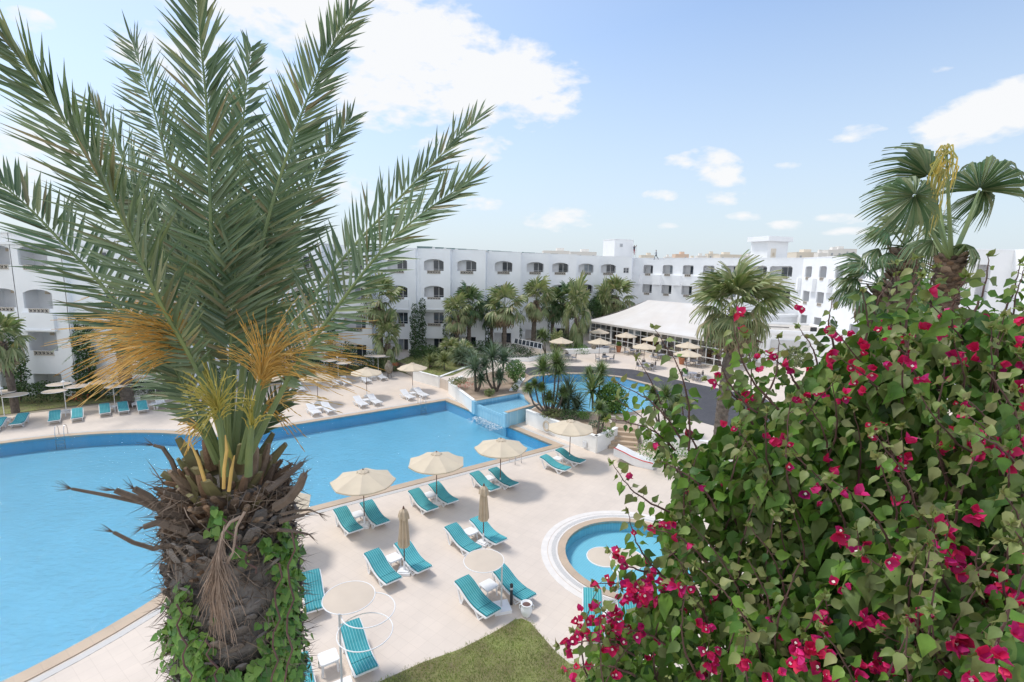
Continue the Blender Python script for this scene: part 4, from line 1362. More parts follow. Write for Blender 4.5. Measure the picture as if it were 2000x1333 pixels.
# white loungers
pair(LW, GW, (620, 806), (649, 802), -50, 'under the back parasol nearest the palm stalks', 'bare white lounger')
um(621, 788, 'open cream parasol of the back row seen through date stalks', rz=.2)
pair(LW, GW, (713, 790), (741, 786), -50, 'under the middle parasol of the back row', 'bare white lounger')
um(716.6, 775, 'open cream parasol in the middle of the back row', rz=.5)
pair(LW, GW, (806, 776), (833, 772), -50, 'under the back parasol beside the raised lawn', 'bare white lounger')
um(806, 763, 'open cream parasol beside the raised lawn wall', rz=.1)
um(521, 788, 'open cream parasol of the back row hidden by palm stems', rz=.4)
lounge(LW, 548, 815, -50, 'bare white lounger at the pool edge right of the palm stems', GW)
lounge(LW, 505, 820, -50, 'bare white lounger mostly hidden by the palm stems', GW)
for a_, b_, w_ in (((564, 763), (589, 761), 'at the lawn edge behind the date stalks'), ((656, 751), (680, 748), 'at the lawn edge under the overlapping discs'), ((720, 744), (751, 738), 'beside the clay urn')):
    pair(LW, GW, a_, b_, -55, w_, 'bare white lounger')
lounge(LW, 268, 790, -50, 'bare white lounger beside the background palm', GW)
lounge(LW, 316, 793, -50, 'bare white lounger right of the far teal row', GW)

# bare ring frames
RG = make_discs(True, (False, True, False), ((12, 2.30, 1.0), (75, 2.36, 1.0), (-28, 2.05, 1.0)), H=2.42, rad=.74, polem='alu')
x, y = G(668, 1350); RG.location = (x, y, 0); RG['label'] = 'grey pole with three wide white rings above the nearest lounger'; RG.rotation_euler = (0, 0, .25)
R1 = make_discs(True, (True,), ((150, 1.62, .98),), H=1.66, rad=.72, polem='alu')
x, y = G(979, 1190); R1.location = (x, y, 0); R1['label'] = 'single beige disc in a white ring on a grey pole by the lawn corner'
g = MB(); g.tube([(0, 0, 0), (0, 0, .72)], .055, 10); g.lathe([(.06, .72), (.065, .78), (.03, .82)], n=10)
bl_ = empty('bollard_lamp', G(998.5, 1181) + (0,), label='short black garden bollard lamp at the lawn corner', cat='lamp'); g.build('post', 'black', bl_)
g = MB(); g.lathe([(.058, .60), (.058, .68)], n=10); g.build('lens', 'alu', bl_)
pot = empty('flower_pot', G(1028, 1203) + (0,), label='white urn shaped pot full of soil at the lawn corner', cat='pot')
g = MB(); g.lathe([(.13, 0), (.15, .05), (.20, .18), (.21, .28), (.16, .38), (.15, .42), (.20, .45), (.21, .48), (.17, .48), (.15, .42)], n=24)
for s_ in (-1, 1): g.tube([(s_ * .17, 0, .44), (s_ * .25, 0, .40), (s_ * .25, 0, .30), (s_ * .2, 0, .27)], .018, 6)
g.build('pot_body', 'plastic', pot, smooth=True)
g = MB(); g.lathe([(.15, .42), (.01, .43)], n=20); g.build('soil', 'stem', pot)
pot2 = dup(pot, G(1262, 1310) + (0,), 1, 'white pot standing on the lawn edge behind the bougainvillea')
# toddler pool discs
tx, ty = G(1207, 1128, 1.75); w_ = []
for qx, qy, qz in ((1180, 1088, 1.72), (1226, 1092, 1.80)):
    gx, gy = G(qx, qy, qz); w_.append((math.degrees(math.atan2(gy - ty, gx - tx)), qz, math.hypot(gx - tx, gy - ty) / .67))
TD = make_discs(False, None, w_, H=1.95, rad=.62)
TD.location = (tx, ty, 0); TD['label'] = 'disc parasol seen from above over the toddler pool'

# ladders and handrails
def make_ladder(steps=True):
    root = empty('pool_ladder', (0, 0, 0), label='x', cat='pool ladder')
    for s_ in (-1, 1):
        g = MB(); g.tube([(s_ * .24, .50, .02), (s_ * .24, .48, .45), (s_ * .24, .40, .68), (s_ * .24, .22, .76), (s_ * .24, .0, .66), (s_ * .24, -.10, .35), (s_ * .24, -.12, -.9)], .022, 8)
        g.build('handrail', 'chrome', root, smooth=True)
    if steps:
        for z in (-.25, -.5, -.75):
            g = MB(); g.box((0, -.13, z), (.46, .08, .03)); g.build('rung', 'chrome', root)
    return root


LD = make_ladder(); lx, ly = G(118, 853)
c0 = np.array((lx, ly)); d_ = c0 - np.array((-25.5, 20)); LD.location = (lx, ly, 0); LD.rotation_euler = (0, 0, math.atan2(d_[1], d_[0]) - PI / 2); LD['label'] = 'steel pool ladder at the far side of the round pool'
dup(LD, G(826, 791) + (0,), R(36), 'steel pool ladder below the raised lawn loungers')
for k_, (px_, py_) in enumerate(((1003, 905), )):
    r_ = dup(LD, G(px_, py_ - 3) + (0,), R(36 + 180), 'steel handrails behind the poolside parasol on the near edge')
lr = empty('life_ring', (2.72, 34.72, .62), label='white life ring hanging on the planter wall', cat='life ring')
g = MB(); e1 = norm(np.array((5.69 - 1.3, 31.15 - 36.95, 0)))
nn = np.array((-e1[1] * -1, e1[0] * -1, 0)); nn = np.array((-.797, -.603, 0))
pts = [tuple(nn * .12 + e1 * .30 * math.cos(R(t)) + np.array((0, 0, .33 * math.sin(R(t))))) for t in range(0, 360, 15)]
g.tube(pts, .062, 8, closed=True); g.build('ring', 'canopy', lr, smooth=True)
g = MB(); g.tube([tuple(nn * .14 + e1 * .37 * math.cos(R(t)) + np.array((0, 0, .40 * math.sin(R(t))))) for t in range(0, 360, 15)], .012, 5, closed=True); g.build('rope', 'straw', lr)
sg = empty('shower_tap', G(967, 790) + (0,), label='small white shower tap box at the left planter wall', cat='shower')
g = MB(); g.box((0, 0, .35), (.12, .12, .7)); g.box((0, -.08, .62), (.28, .16, .06)); g.build('post', 'plastic', sg)
vg = empty('wall_vent', (5.05, 31.75, .35), R(-53), label='grey square vent low on the planter wall by the corner', cat='vent')
g = MB(); g.box((0, -.02, 0), (.36, .05, .4)); g.build('frame', 'alu', vg)
g = MB()
for i in range(5): g.box((0, -.05, -.15 + i * .075), (.3, .02, .03))
g.build('slats', 'wall', vg)
# slide / white boat-like float right of steps
sl = empty('garden_slide', G(1238, 905) + (0,), R(-30), label='white moulded slide with a red stripe at the foot of the steps', cat='slide')
g = MB(); strip(g, [(-1.2, .9), (-.6, .75), (0, .55), (.7, .42), (1.3, .40)], -.45, .45, .5, 0, 4, -.1); g.build('body', 'plastic', sl)
g = MB(); g.tube([(-1.2, -.47, .93), (-.6, -.47, .78), (0, -.47, .58), (.7, -.47, .45), (1.3, -.47, .43)], .03, 6); g.build('stripe', 'red', sl)
ur = empty('clay_urn', G(760, 739) + (0,), label='big weathered clay urn on an iron stand beside the white loungers', cat='urn')
g = MB(); g.lathe([(.06, .45), (.25, .6), (.42, .9), (.46, 1.2), (.38, 1.5), (.2, 1.72), (.14, 1.8), (.2, 1.9), (.12, 1.9)], n=20); g.build('jar', 'stone_jar', ur, smooth=True)
for t in range(3):
    a = 2 * PI * t / 3; g = MB(); g.tube([(.35 * math.cos(a), .35 * math.sin(a), .75), (.2 * math.cos(a), .2 * math.sin(a), .4), (.32 * math.cos(a), .32 * math.sin(a), 0)], .03, 5); g.build('leg', 'iron', ur)
for (px, py, z, lb, s_) in ((1086, 693, 1, 'round clay urn left of the first cafe parasol', .75), (1159, 690, 1, 'clay urn at the end of the white planter box', .75)):
    dup(ur, G(px, py, z) + (z,), 1, lb, scale=s_)
tp = empty('terracotta_pot', G(1208, 688, 1) + (1,), label='terracotta pot with a clipped plant by the glass wall', cat='pot')
g = MB(); g.lathe([(.25, 0), (.38, .75), (.42, .75), (.42, .85), (.34, .85), (.32, .75)], n=16); g.build('pot_body', 'terracotta', tp)


def leaf_tmpl():
    return [(0, 0, 0), (.3, .28, .06), (.3, 0, 0), (.3, -.28, .06), (.7, .22, .03), (.7, 0, -.03), (.7, -.22, .03), (1, 0, -.1)], [(0, 2, 1), (0, 3, 2), (1, 2, 5, 4), (2, 3, 6, 5), (4, 5, 7), (5, 6, 7)]


QT = ([(0, 0, 0), (.5, .32, .08), (1, 0, 0), (.5, -.32, .08)], [(0, 1, 2), (0, 2, 3)])


def cloud(mb, centers, radii, n, size, tmpl=None, up=.25, hollow=.35):
    """leaf cloud: n leaves spread over ellipsoids"""
    centers = np.array(centers, float); radii = np.array(radii, float)
    w = np.prod(radii, axis=1) ** .75; idx = rng.choice(len(centers), n, p=w / w.sum())
    d = rdir(n); r = (hollow + (1 - hollow) * rng.random(n)) ** .6
    p = centers[idx] + d * radii[idx] * r[:, None]
    dirs = norm(d * .8 + rdir(n) * .8 + np.array([0, 0, up])); nr = norm(rdir(n) + d * .8 + np.array([0, 0, .6]))
    tv, tf = tmpl or QT
    mb.inst(tv, tf, frames(dirs, nr), p, size * rng.uniform(.6, 1.3, n))


g = MB(); cloud(g, [(0, 0, 1.05)], [(.36, .36, .3)], 300, .12); g.build('plant', 'bush', tp)
dup(tp, G(1331, 712, 1) + (1,), 1, 'terracotta pot with plant between the right cafe parasols')

# cafe furniture
def make_chair():
    root = empty('garden_chair', (0, 0, 0), label='x', cat='chair')
    g = MB(); g.box((0, 0, .44), (.48, .48, .07)); g.build('seat', 'chair_pad', root)
    g = MB()
    arc = [(.22 * math.cos(R(t)), .24 + .10 * math.sin(R(t)) * .4, .72 + .30 * math.sin(R(t))) for t in range(0, 181, 20)]
    g.tube([(.22, .22, .44)] + arc + [(-.22, .22, .44)], .016, 5)
    for x in (-.12, 0, .12): g.tube([(x, .22, .46), (x * .8, .28, .98)], .01, 4)
    g.tube([(-.2, .25, .72), (.2, .25, .72)], .01, 4)
    g.box((0, .225, .68), (.34, .05, .34)); bb = g.build('backrest', 'iron', root)
    for sx in (-1, 1):
        g = MB(); g.tube([(sx * .24, .24, .68), (sx * .27, 0, .68), (sx * .26, -.22, .62), (sx * .24, -.24, .44)], .014, 5); g.build('armrest', 'iron', root)
        for sy in (-1, 1):
            g = MB(); g.tube([(sx * .22, sy * .22, .44), (sx * .25, sy * .27, 0)], .015, 5); g.build('leg', 'iron', root)
    return root


def make_cafe_table():
    root = empty('cafe_table', (0, 0, 0), label='x', cat='table')
    g = MB(); g.lathe([(.46, .70), (.48, .72), (.48, .74), (.02, .745)], n=24); g.build('table_top', 'table_top', root)
    for t in range(3):
        a = 2 * PI * t / 3; g = MB(); g.tube([(.3 * math.cos(a), .3 * math.sin(a), .7), (.12 * math.cos(a), .12 * math.sin(a), .36), (.34 * math.cos(a), .34 * math.sin(a), 0)], .016, 5); g.build('leg', 'iron', root)
    return root


CH, CT = make_chair(), make_cafe_table()
sets = [(1108, 705, 'at the first parasol left of the planter box', 3), (1182, 708, 'at the front parasol beside the dark path', 3), (1183, 688, 'behind the front parasol near the glass wall', 3), (1236, 694, 'by the glass wall right of the terracotta pot', 4),
        (1262, 722, 'behind the tall bougainvillea sprig', 4), (1292, 704, 'with the white cushion near the glass wall', 3), (1356, 716, 'at the back right cafe parasol', 4), (1352, 742, 'at the front right cafe parasol beside the dark path', 4)]
for px, py, w_, n in sets:
    x, y = G(px, py, 1)
    place(CT, (x, y, 1.0), rng.uniform(0, 2), 'round mosaic cafe table ' + w_, 'cafe tables')
    for k_, sd_ in zip(range(n), ('left side chair', 'right side chair', 'back chair', 'front chair')):
        a = R({0: 185, 1: -8, 2: 95, 3: -80}[k_] + rng.uniform(-14, 14)); rr = rng.uniform(.75, .95)
        place(CH, (x + rr * math.cos(a), y + rr * math.sin(a), 1.0), a - PI / 2, f'iron {sd_} {w_}', 'iron cafe chairs')
for px, py, lb in ((1094.8, 703, 'cream cafe parasol farthest left on the terrace'), (1169.5, 704.5, 'large cream cafe parasol in front of the planter box'), (1169, 680, 'cream cafe parasol at the left end of the glass wall'), (1221, 689, 'cream cafe parasol beside the terracotta pot'),
                   (1273, 697, 'cream cafe parasol behind the tall bougainvillea sprig, back one'), (1257, 716, 'cream cafe parasol behind the tall bougainvillea sprig, front one'), (1341, 713, 'back right cream cafe parasol against the glass wall'), (1339.5, 733, 'front right cream cafe parasol near the dark path')):
    u = um(px, py, lb, None, 1.0, rng.uniform(0, 1), 'cream parasols')


# people on the roof
def person(name, loc, rz, label, J, R_, E_, scale=1.0, cols=((.05, .05, .06), (.25, .28, .32))):
    me = bpy.data.meshes.new('person'); me.from_pydata([tuple(np.array(j) * scale) for j in J], E_, [])
    o = bpy.data.objects.new(name, me); col.objects.link(o); o.location = loc; o.rotation_euler = (0, 0, rz)
    md = o.modifiers.new('skin', 'SKIN'); sv = me.skin_vertices[0].data
    for i, r in enumerate(R_): sv[i].radius = (r * scale, r * scale)
    sv[0].use_root = True
    o.modifiers.new('sub', 'SUBSURF').levels = 1; o.modifiers['sub'].render_levels = 2
    m = bpy.data.materials.new(name + '_cloth'); m.use_nodes = True; t = NT(m.node_tree); b = m.node_tree.nodes['Principled BSDF']; b.inputs['Roughness'].default_value = .8
    tc = t.n('ShaderNodeTexCoord'); sp = t.n('ShaderNodeSeparateXYZ'); t.link(tc.outputs['Object'], sp.inputs[0])
    ra = t.n('ShaderNodeValToRGB'); ra.color_ramp.interpolation = 'CONSTANT'; e = ra.color_ramp.elements
    e[0].position = 0; e[0].color = (*cols[0], 1); e[1].position = .53; e[1].color = (*cols[1], 1)
    x = e.new(.84); x.color = (.22, .12, .08, 1); x = e.new(.955); x.color = (.02, .018, .015, 1)
    t.link(t.math('DIVIDE', sp.outputs[2], 1.76 * scale), ra.inputs[0]); t.link(ra.outputs[0], b.inputs['Base Color'])
    me.materials.append(m)
    return tag(o, label, 'person')


walkJ = [(0, 0, .95), (0, 0, 1.15), (0, .02, 1.42), (0, .03, 1.52), (0, .05, 1.64), (0, .04, 1.72),
         (.17, .02, 1.42), (.22, -.14, 1.16), (.20, -.10, .92), (-.17, .02, 1.42), (-.22, .16, 1.18), (-.20, .34, 1.02),
         (.09, 0, .92), (.10, .20, .52), (.10, .24, .08), (.10, .38, .03), (-.09, 0, .92), (-.10, -.14, .50), (-.10, -.42, .12), (-.10, -.34, .03)]
rad_ = [.13, .125, .15, .055, .09, .075, .06, .045, .035, .06, .045, .035, .085, .06, .04, .035, .085, .06, .04, .035]
ed_ = [(0, 1), (1, 2), (2, 3), (3, 4), (4, 5), (2, 6), (6, 7), (7, 8), (2, 9), (9, 10), (10, 11), (0, 12), (12, 13), (13, 14), (14, 15), (0, 16), (16, 17), (17, 18), (18, 19)]
pw = at(1281, 508, 86.0)
person('person', (pw[0], pw[1], 13.87), R(80), 'person in pale shirt and dark trousers walking along the hotel roof', walkJ, rad_, ed_, 1.0, ((.03, .03, .04), (.30, .33, .38)))
paintJ = [(0, 0, .95), (0, .02, 1.15), (0, .04, 1.42), (0, .06, 1.52), (0, .08, 1.64), (0, .08, 1.72),
          (.17, .04, 1.42), (.26, .25, 1.56), (.26, .42, 1.80), (-.17, .04, 1.42), (-.22, .22, 1.25), (-.15, .42, 1.30),
          (.09, 0, .92), (.10, .10, .5), (.10, 0, .06), (.10, .14, .03), (-.09, 0, .92), (-.10, .18, .62), (-.10, .10, .30), (-.10, .22, .27)]
pp = np.array((21.75, 90.2))
person('person', (pp[0], pp[1], 14.75), R(-30), 'person in dark shirt and red trousers on a ladder painting the roof hut', paintJ, rad_, ed_, 1.0, ((.30, .04, .06), (.05, .05, .07)))
ld = empty('step_ladder', (pp[0] + .15, pp[1] + .05, 13.84), R(-30), label='ladder leaning on the square roof hut under the painter', cat='ladder')
for s_ in (-1, 1):
    g = MB(); g.bar((s_ * .22, -.25, 0), (s_ * .18, .35, 2.6), .04, .06); g.build('side_rail', 'alu', ld)
for i in range(7):
    g = MB(); g.bar((-.2, -.25 + .6 * (i + .5) / 7, 2.6 * (i + .5) / 7), (.2, -.25 + .6 * (i + .5) / 7, 2.6 * (i + .5) / 7), .03, .03); g.build('rung', 'alu', ld)

# ================================================================== VEGETATION
def fan_leaf(pet=.9, rad=1.0, n=15, droop=.5, spread=105, tip=1.0, fold=.25):
    """one fan palm leaf along +X, blade normal +Z, tips hanging"""
    V = []; F = []
    st = [(.04, 1), (.35, 1), (.64, 1), (.84, .5), (1.0, .1)]
    for i in range(n):
        a = R(-spread + 2 * spread * (i + .5) / n); da = R(spread / n) * .98
        L = rad * (1 - .28 * abs(a) / R(spread)) * (1 + .08 * math.sin(i * 7.3))
        b = len(V)
        for t, w in st:
            rho = L * t
            dz = -droop * .35 * t * t - tip * max(0, t - .58) ** 1.5 * 1.5 * rad
            for s_ in (-1, 1):
                aa = a + s_ * da * w
                x = pet + rho * math.cos(aa); y = rho * math.sin(aa)
                V.append((x - max(0, t - .6) * .25 * math.cos(aa), y * (1 - .1 * max(0, t - .6)), dz + s_ * .02 * rad * (1 if i % 2 else -1) - abs(math.sin(aa)) * rho * fold))
        for k in range(len(st) - 1):
            q = b + 2 * k; F.append((q, q + 1, q + 3, q + 2))
    return V, F


def petiole(pet, w=.03):
    V = [(0, -w, 0), (0, w, 0), (pet, w * .5, 0), (pet, -w * .5, 0), (0, 0, -w), (pet, 0, -w * .5)]
    return V, [(0, 3, 2, 1), (0, 4, 5, 3), (1, 2, 5, 4)]


def crown(mb, c, n, el0, el1, size, tmpl, jitter=.12, phase=0.0):
    i = np.arange(n); az = i * 2.39996 + phase + rng.normal(0, .15, n)
    el = np.radians(el0 + (el1 - el0) * (i + .5) / n + rng.normal(0, 7, n))
    d = np.stack([np.cos(el) * np.cos(az), np.cos(el) * np.sin(az), np.sin(el)], 1)
    up = np.stack([-np.sin(el) * np.cos(az), -np.sin(el) * np.sin(az), np.cos(el)], 1)
    up = norm(up + rdir(n) * .25)
    mb.inst(tmpl[0], tmpl[1], frames(d, up), np.repeat(np.array([c], float), n, 0), size * rng.uniform(.85, 1.15, n))


def palm_trunk(mb, H, r0, r1, lean=(0, 0), n=12, rings=.16, rough=.05):
    k = max(8, int(H / rings)); P = []; Rr = []
    for i in range(k + 1):
        t = i / k; P.append((lean[0] * t * t, lean[1] * t * t, H * t))
        Rr.append((r0 + (r1 - r0) * t) * (1 + rough * (1 if i % 2 else -1)))
    mb.tube(P, Rr, n)


def make_fan_palm(H, cr, mleaf='fan', nleaf=34, seg=13, lean=(0, 0), r0=.3, r1=.24, skirt=12, trunkm='trunk', el=(84, -52), tipd=.5):
    root = empty('fan_palm', (0, 0, 0), label='x', cat='palm tree')
    g = MB(); palm_trunk(g, H, r0, r1, lean); g.build('trunk', trunkm, root)
    g = MB()
    T = fan_leaf(.52 * cr, .56 * cr, seg, .45, 105, tipd); c = (lean[0], lean[1], H + .05)
    n1 = int(nleaf * .6); crown(g, c, n1, el[0], 12, 1.0, T); P = petiole(.52 * cr)
    crown(g, c, n1, el[0], 12, 1.0, P); g.build('crown', mleaf, root)
    g = MB(); T = fan_leaf(.50 * cr, .55 * cr, seg, .5, 95, tipd * 1.25, .45)
    crown(g, c, nleaf - n1, 8, el[1], .92, T); crown(g, c, nleaf - n1, 8, el[1], 1.0, P)
    g.build('lower_leaves', 'fan_pale' if mleaf == 'fan' else mleaf, root)
    if skirt:
        g = MB(); T = fan_leaf(.3 * cr, .5 * cr, 9, .3, 70, .6, .6)
        crown(g, (lean[0], lean[1], H - .05), skirt, -35, -75, 1.0, T); g.build('dead_leaves', 'fan_dry', root)
    # old leaf bases under the crown
    g = MB(); n = 60; a = np.arange(n) * 2.4; z = H - .05 - np.arange(n) * .02
    d = np.stack([np.cos(a), np.sin(a), 0 * a + .9], 1)
    pos = np.stack([np.cos(a) * r1 + lean[0], np.sin(a) * r1 + lean[1], z], 1)
    g.inst([(0, -.4, 0), (0, .4, 0), (1, .2, .0), (1, -.2, 0), (.5, 0, .25)], [(0, 1, 4), (1, 2, 4), (2, 3, 4), (3, 0, 4)], frames(d, np.stack([np.cos(a), np.sin(a), 0 * a], 1)), pos, np.full(n, .22))
    g.build('leaf_bases', 'boot', root)
    return root


FPA = make_fan_palm(5.2, 2.5, nleaf=25, r0=.26, r1=.2)
FPB = make_fan_palm(4.6, 2.3, 'fan', 24, 13, (.3, .1))
FPC = make_fan_palm(5.6, 2.6, 'fan_dark', 26, 13, (-.2, 0))
FPS = make_fan_palm(1.6, 2.2, 'fan', 26, 13, (0, 0), .3, .25, 0)
protos = {'A': (FPA, 5.2, 2.5), 'B': (FPB, 4.6, 2.3), 'C': (FPC, 5.6, 2.6), 'S': (FPS, 1.6, 2.2)}


def put_palm(k, px, py, d, rpx, label, gz=.3):
    pr, H, cr = protos[k]; c = at(px, py, d)
    s_ = rpx * d / FPX / (cr * .86)
    z = c[2] - H * s_
    o = place(pr, (c[0], c[1], z), rng.uniform(0, 6), label, 'fan palms in front of the hotel')
    o.scale = (s_, s_, max(s_, (c[2] - gz) / H)) if z > gz else (s_,) * 3
    if z > gz: o.location.z = gz
    return o


put_palm('A', 742, 592, 57, 42, 'fan palm with brown skirt beside the big ivy patch')
put_palm('B', 893, 616, 61, 29, 'fan palm left of the crossing pair, shorter one')
put_palm('C', 916, 600, 63, 33, 'fan palm right of the crossing pair, taller and darker')
put_palm('A', 986, 602, 62, 40, 'thick trunked fan palm left of the solar collector')
put_palm('C', 961, 612, 67, 26, 'dark fan palm half hidden between two bushier palms')
put_palm('B', 1043, 587, 68, 33, 'fan palm with slim bare trunk behind the solar collector')
put_palm('C', 1080, 600, 73, 27, 'dark fan palm between the slim trunk palm and the wide one')
put_palm('C', 1110, 590, 73, 36, 'wide fan palm left of the pavilion corner')
put_palm('S', 1127, 620, 68, 27, 'yellowish low fan palm next to the pavilion corner', 1.0)
put_palm('A', 1203, 582, 81, 38, 'fan palm standing right behind the tent roof eave')
put_palm('C', 1176, 597, 83, 22, 'fan palm partly hidden left of the eave palm')
put_palm('S', 757, 672, 56, 30, 'low fan palm in front of the ivy patch')
put_palm('S', 1180, 616, 80, 16, 'bright small fan palm at the eave')
put_palm('B', 12, 668, 37, 44, 'browning fan palm at the left picture edge')
put_palm('S', 905, 694, 57, 26, 'low fan palm bush at the back of the raised lawn', .9)
put_palm('S', 880, 684, 59, 24, 'pale low fan palm behind the raised lawn cycads', .9)
put_palm('S', 1088, 672, 63, 16, 'small spiky palm behind the first clay urn', 1.0)

# the big one over the terrace
BF = make_fan_palm(8.2, 2.7, 'fan', 34, 26, (.35, .1), .36, .27, 34, 'trunk', (86, -50), .55)
c = at(1437, 606, 26.5); BF.location = (c[0] - .35, c[1] - .1, c[2] - 8.25); BF['label'] = 'tall drooping fan palm in front of the restaurant roof'; BF.rotation_euler = (0, 0, 0)
c = at(1722, 560, 12)
B2 = make_fan_palm(9.0, 1.2, 'fan_dark', 18, 22, (0, 0), .2, .16, 4, 'trunk_brown', (70, -25)); B2.location = (c[0], c[1], c[2] - 9); B2['label'] = 'dark fan palm lower left of the tall right palm'
c = at(1768, 485, 10)
B3 = make_fan_palm(9.8, .85, 'fan_dark', 12, 22, (0, 0), .18, .15, 0, 'trunk_brown', (75, -20)); B3.location = (c[0], c[1], c[2] - 9.8); B3['label'] = 'fan palm crown directly behind the tall right palm leaves'

# ---- near right fan palm with single leaves
D6 = 6.4
tb = at(1858, 500, D6); rb = empty('fan_palm', (tb[0], tb[1], 0), label='tall fan palm at the right with four windblown leaves above the bougainvillea', cat='palm tree')
rl = (tb[0], tb[1], 0)
g = MB(); palm_trunk(g, tb[2] - .05, .20, .14, (0, 0), 14, .07, .08); g.build('trunk', 'trunk_brown', rb)
g = MB(); n = 330; a = np.arange(n) * 2.39996; z = tb[2] - .02 - np.arange(n) * .0062
d = np.stack([np.cos(a), np.sin(a), 0 * a + rng.uniform(.5, 1.6, n)], 1)
pos = np.stack([np.cos(a) * .12, np.sin(a) * .12, z], 1)
g.inst([(0, -.45, 0), (0, .45, 0), (.8, .35, .05), (1, .05, .12), (.75, -.3, .02), (.5, 0, .14)], [(0, 1, 5), (1, 2, 5), (2, 3, 5), (3, 4, 5), (4, 0, 5)], frames(d, np.stack([np.cos(a), np.sin(a), 0 * a], 1)), pos, rng.uniform(.08, .14, n))
g.build('leaf_bases', 'boot', rb)


def near_fan(hub_px, d, tip_dir_px, nrm, radpx, m, n=46, spread=120, tipd=.9, fold=.15, droop=.5, wind=0.0):
    hub = at(hub_px[0], hub_px[1], d); t2 = at(hub_px[0] + tip_dir_px[0], hub_px[1] + tip_dir_px[1], d)
    X = norm(t2 - hub); rad = radpx * d / FPX
    T = fan_leaf(0, rad, n, droop, spread, min(tipd, .7), fold)
    g = MB(); fr = frames(np.array([X]), np.array([nrm], float))
    V = np.array(T[0]) @ fr[0].T + hub
    # free tips hang and blow to the left
    e = np.linalg.norm(V - hub, axis=1) / rad
    k = np.clip(e - .55, 0, 1)
    V[:, 2] -= k ** 1.4 * rad * .9 * tipd; V[:, 0] += wind * k ** 1.3 * rad
    g.add(V - np.array(rl), T[1])
    lf = g.build('leaf', m, rb)
    g = MB(); b = tb + np.array([0, 0, -.1]); mid = (b + hub) / 2 + np.array([0, 0, -.03 * np.linalg.norm(hub - b)])
    pts = [b, mid * .5 + b * .5 + np.array([0, 0, .0]), mid, (mid + hub) / 2, hub]
    g.tube([p - np.array(rl) for p in pts], [.03, .025, .02, .017, .013], 6); g.build('petiole', 'rachis', lf)


near_fan((1786, 382), 6.1, (-30, 60), (-.15, -1, .35), 88, 'fan_dark', 60, 178, .6, .12, .3, -.10)
near_fan((1812, 345), 6.5, (-12, -60), (.1, -1, .2), 104, 'fan_dark', 46, 95, .45, .15, .3, -.3)
g = MB(); hb = at(1848, 292, 6.1)
for k_ in range(34):   # one yellowed folded leaf with long hanging ribbons
    a_ = at(1848 + rng.normal(0, 3), rng.uniform(285, 350), 6.1 + rng.normal(0, .03)); sx = rng.choice([-1, -1, 1]) * rng.uniform(.02, .15); ln_ = rng.uniform(.3, .75)
    P_ = [a_, a_ + np.array([sx * .5, rng.normal(0, .04), .05]), a_ + np.array([sx * .95, rng.normal(0, .04), -.04]), a_ + np.array([sx * 1.15, 0, -.5 * ln_]), a_ + np.array([sx * 1.1 - .03, 0, -ln_])]
    for u_, v_, w0, w1 in zip(P_[:-1], P_[1:], (.006, .011, .010, .007), (.011, .010, .007, .002)):
        n_ = norm(np.cross(v_ - u_, (0, 1, .2))); g.add([u_ - n_ * w0 - np.array(rl), u_ + n_ * w0 - np.array(rl), v_ + n_ * w1 - np.array(rl), v_ - n_ * w1 - np.array(rl)], [(0, 1, 2, 3)])
yl_ = g.build('leaf', 'fan_yellow', rb)
g = MB(); g.tube([tb - np.array(rl), at(1853, 400, 6.2) - np.array(rl), hb - np.array(rl)], [.03, .02, .012], 6); g.build('petiole', 'rachis', yl_)
near_fan((1913, 372), 6.4, (26, -70), (-.8, -.8, .2), 124, 'fan_dark', 52, 88, .6, .35, .4, -.12)
near_fan((1920, 372), 6.5, (10, 60), (-.3, -1, .3), 66, 'fan_dark', 36, 80, 1.0, .4, .5, .05)
near_fan((1886, 478), 6.2, (60, 10), (0, -.5, 1), 55, 'fan_dark', 26, 90, .8, .2, .5, 0)
near_fan((1822, 470), 6.7, (-60, 5), (0, -.6, 1), 62, 'fan_dark', 30, 90, .8, .2, .5, 0)
near_fan((1835, 400), 6.9, (-8, 60), (.2, -1, .1), 60, 'fan', 30, 80, 1.0, .3, .5, 0)

# ------------------------------------------------------------------ feather palms
LT5 = ([(0, 0, 0), (.18, .5, .22), (.18, 0, 0), (.18, -.5, .22), (.62, .42, .16), (.62, 0, 0), (.62, -.42, .16), (1, 0, 0)],
       [(0, 2, 1), (0, 3, 2), (1, 2, 5, 4), (2, 3, 6, 5), (4, 5, 7), (5, 6, 7)])


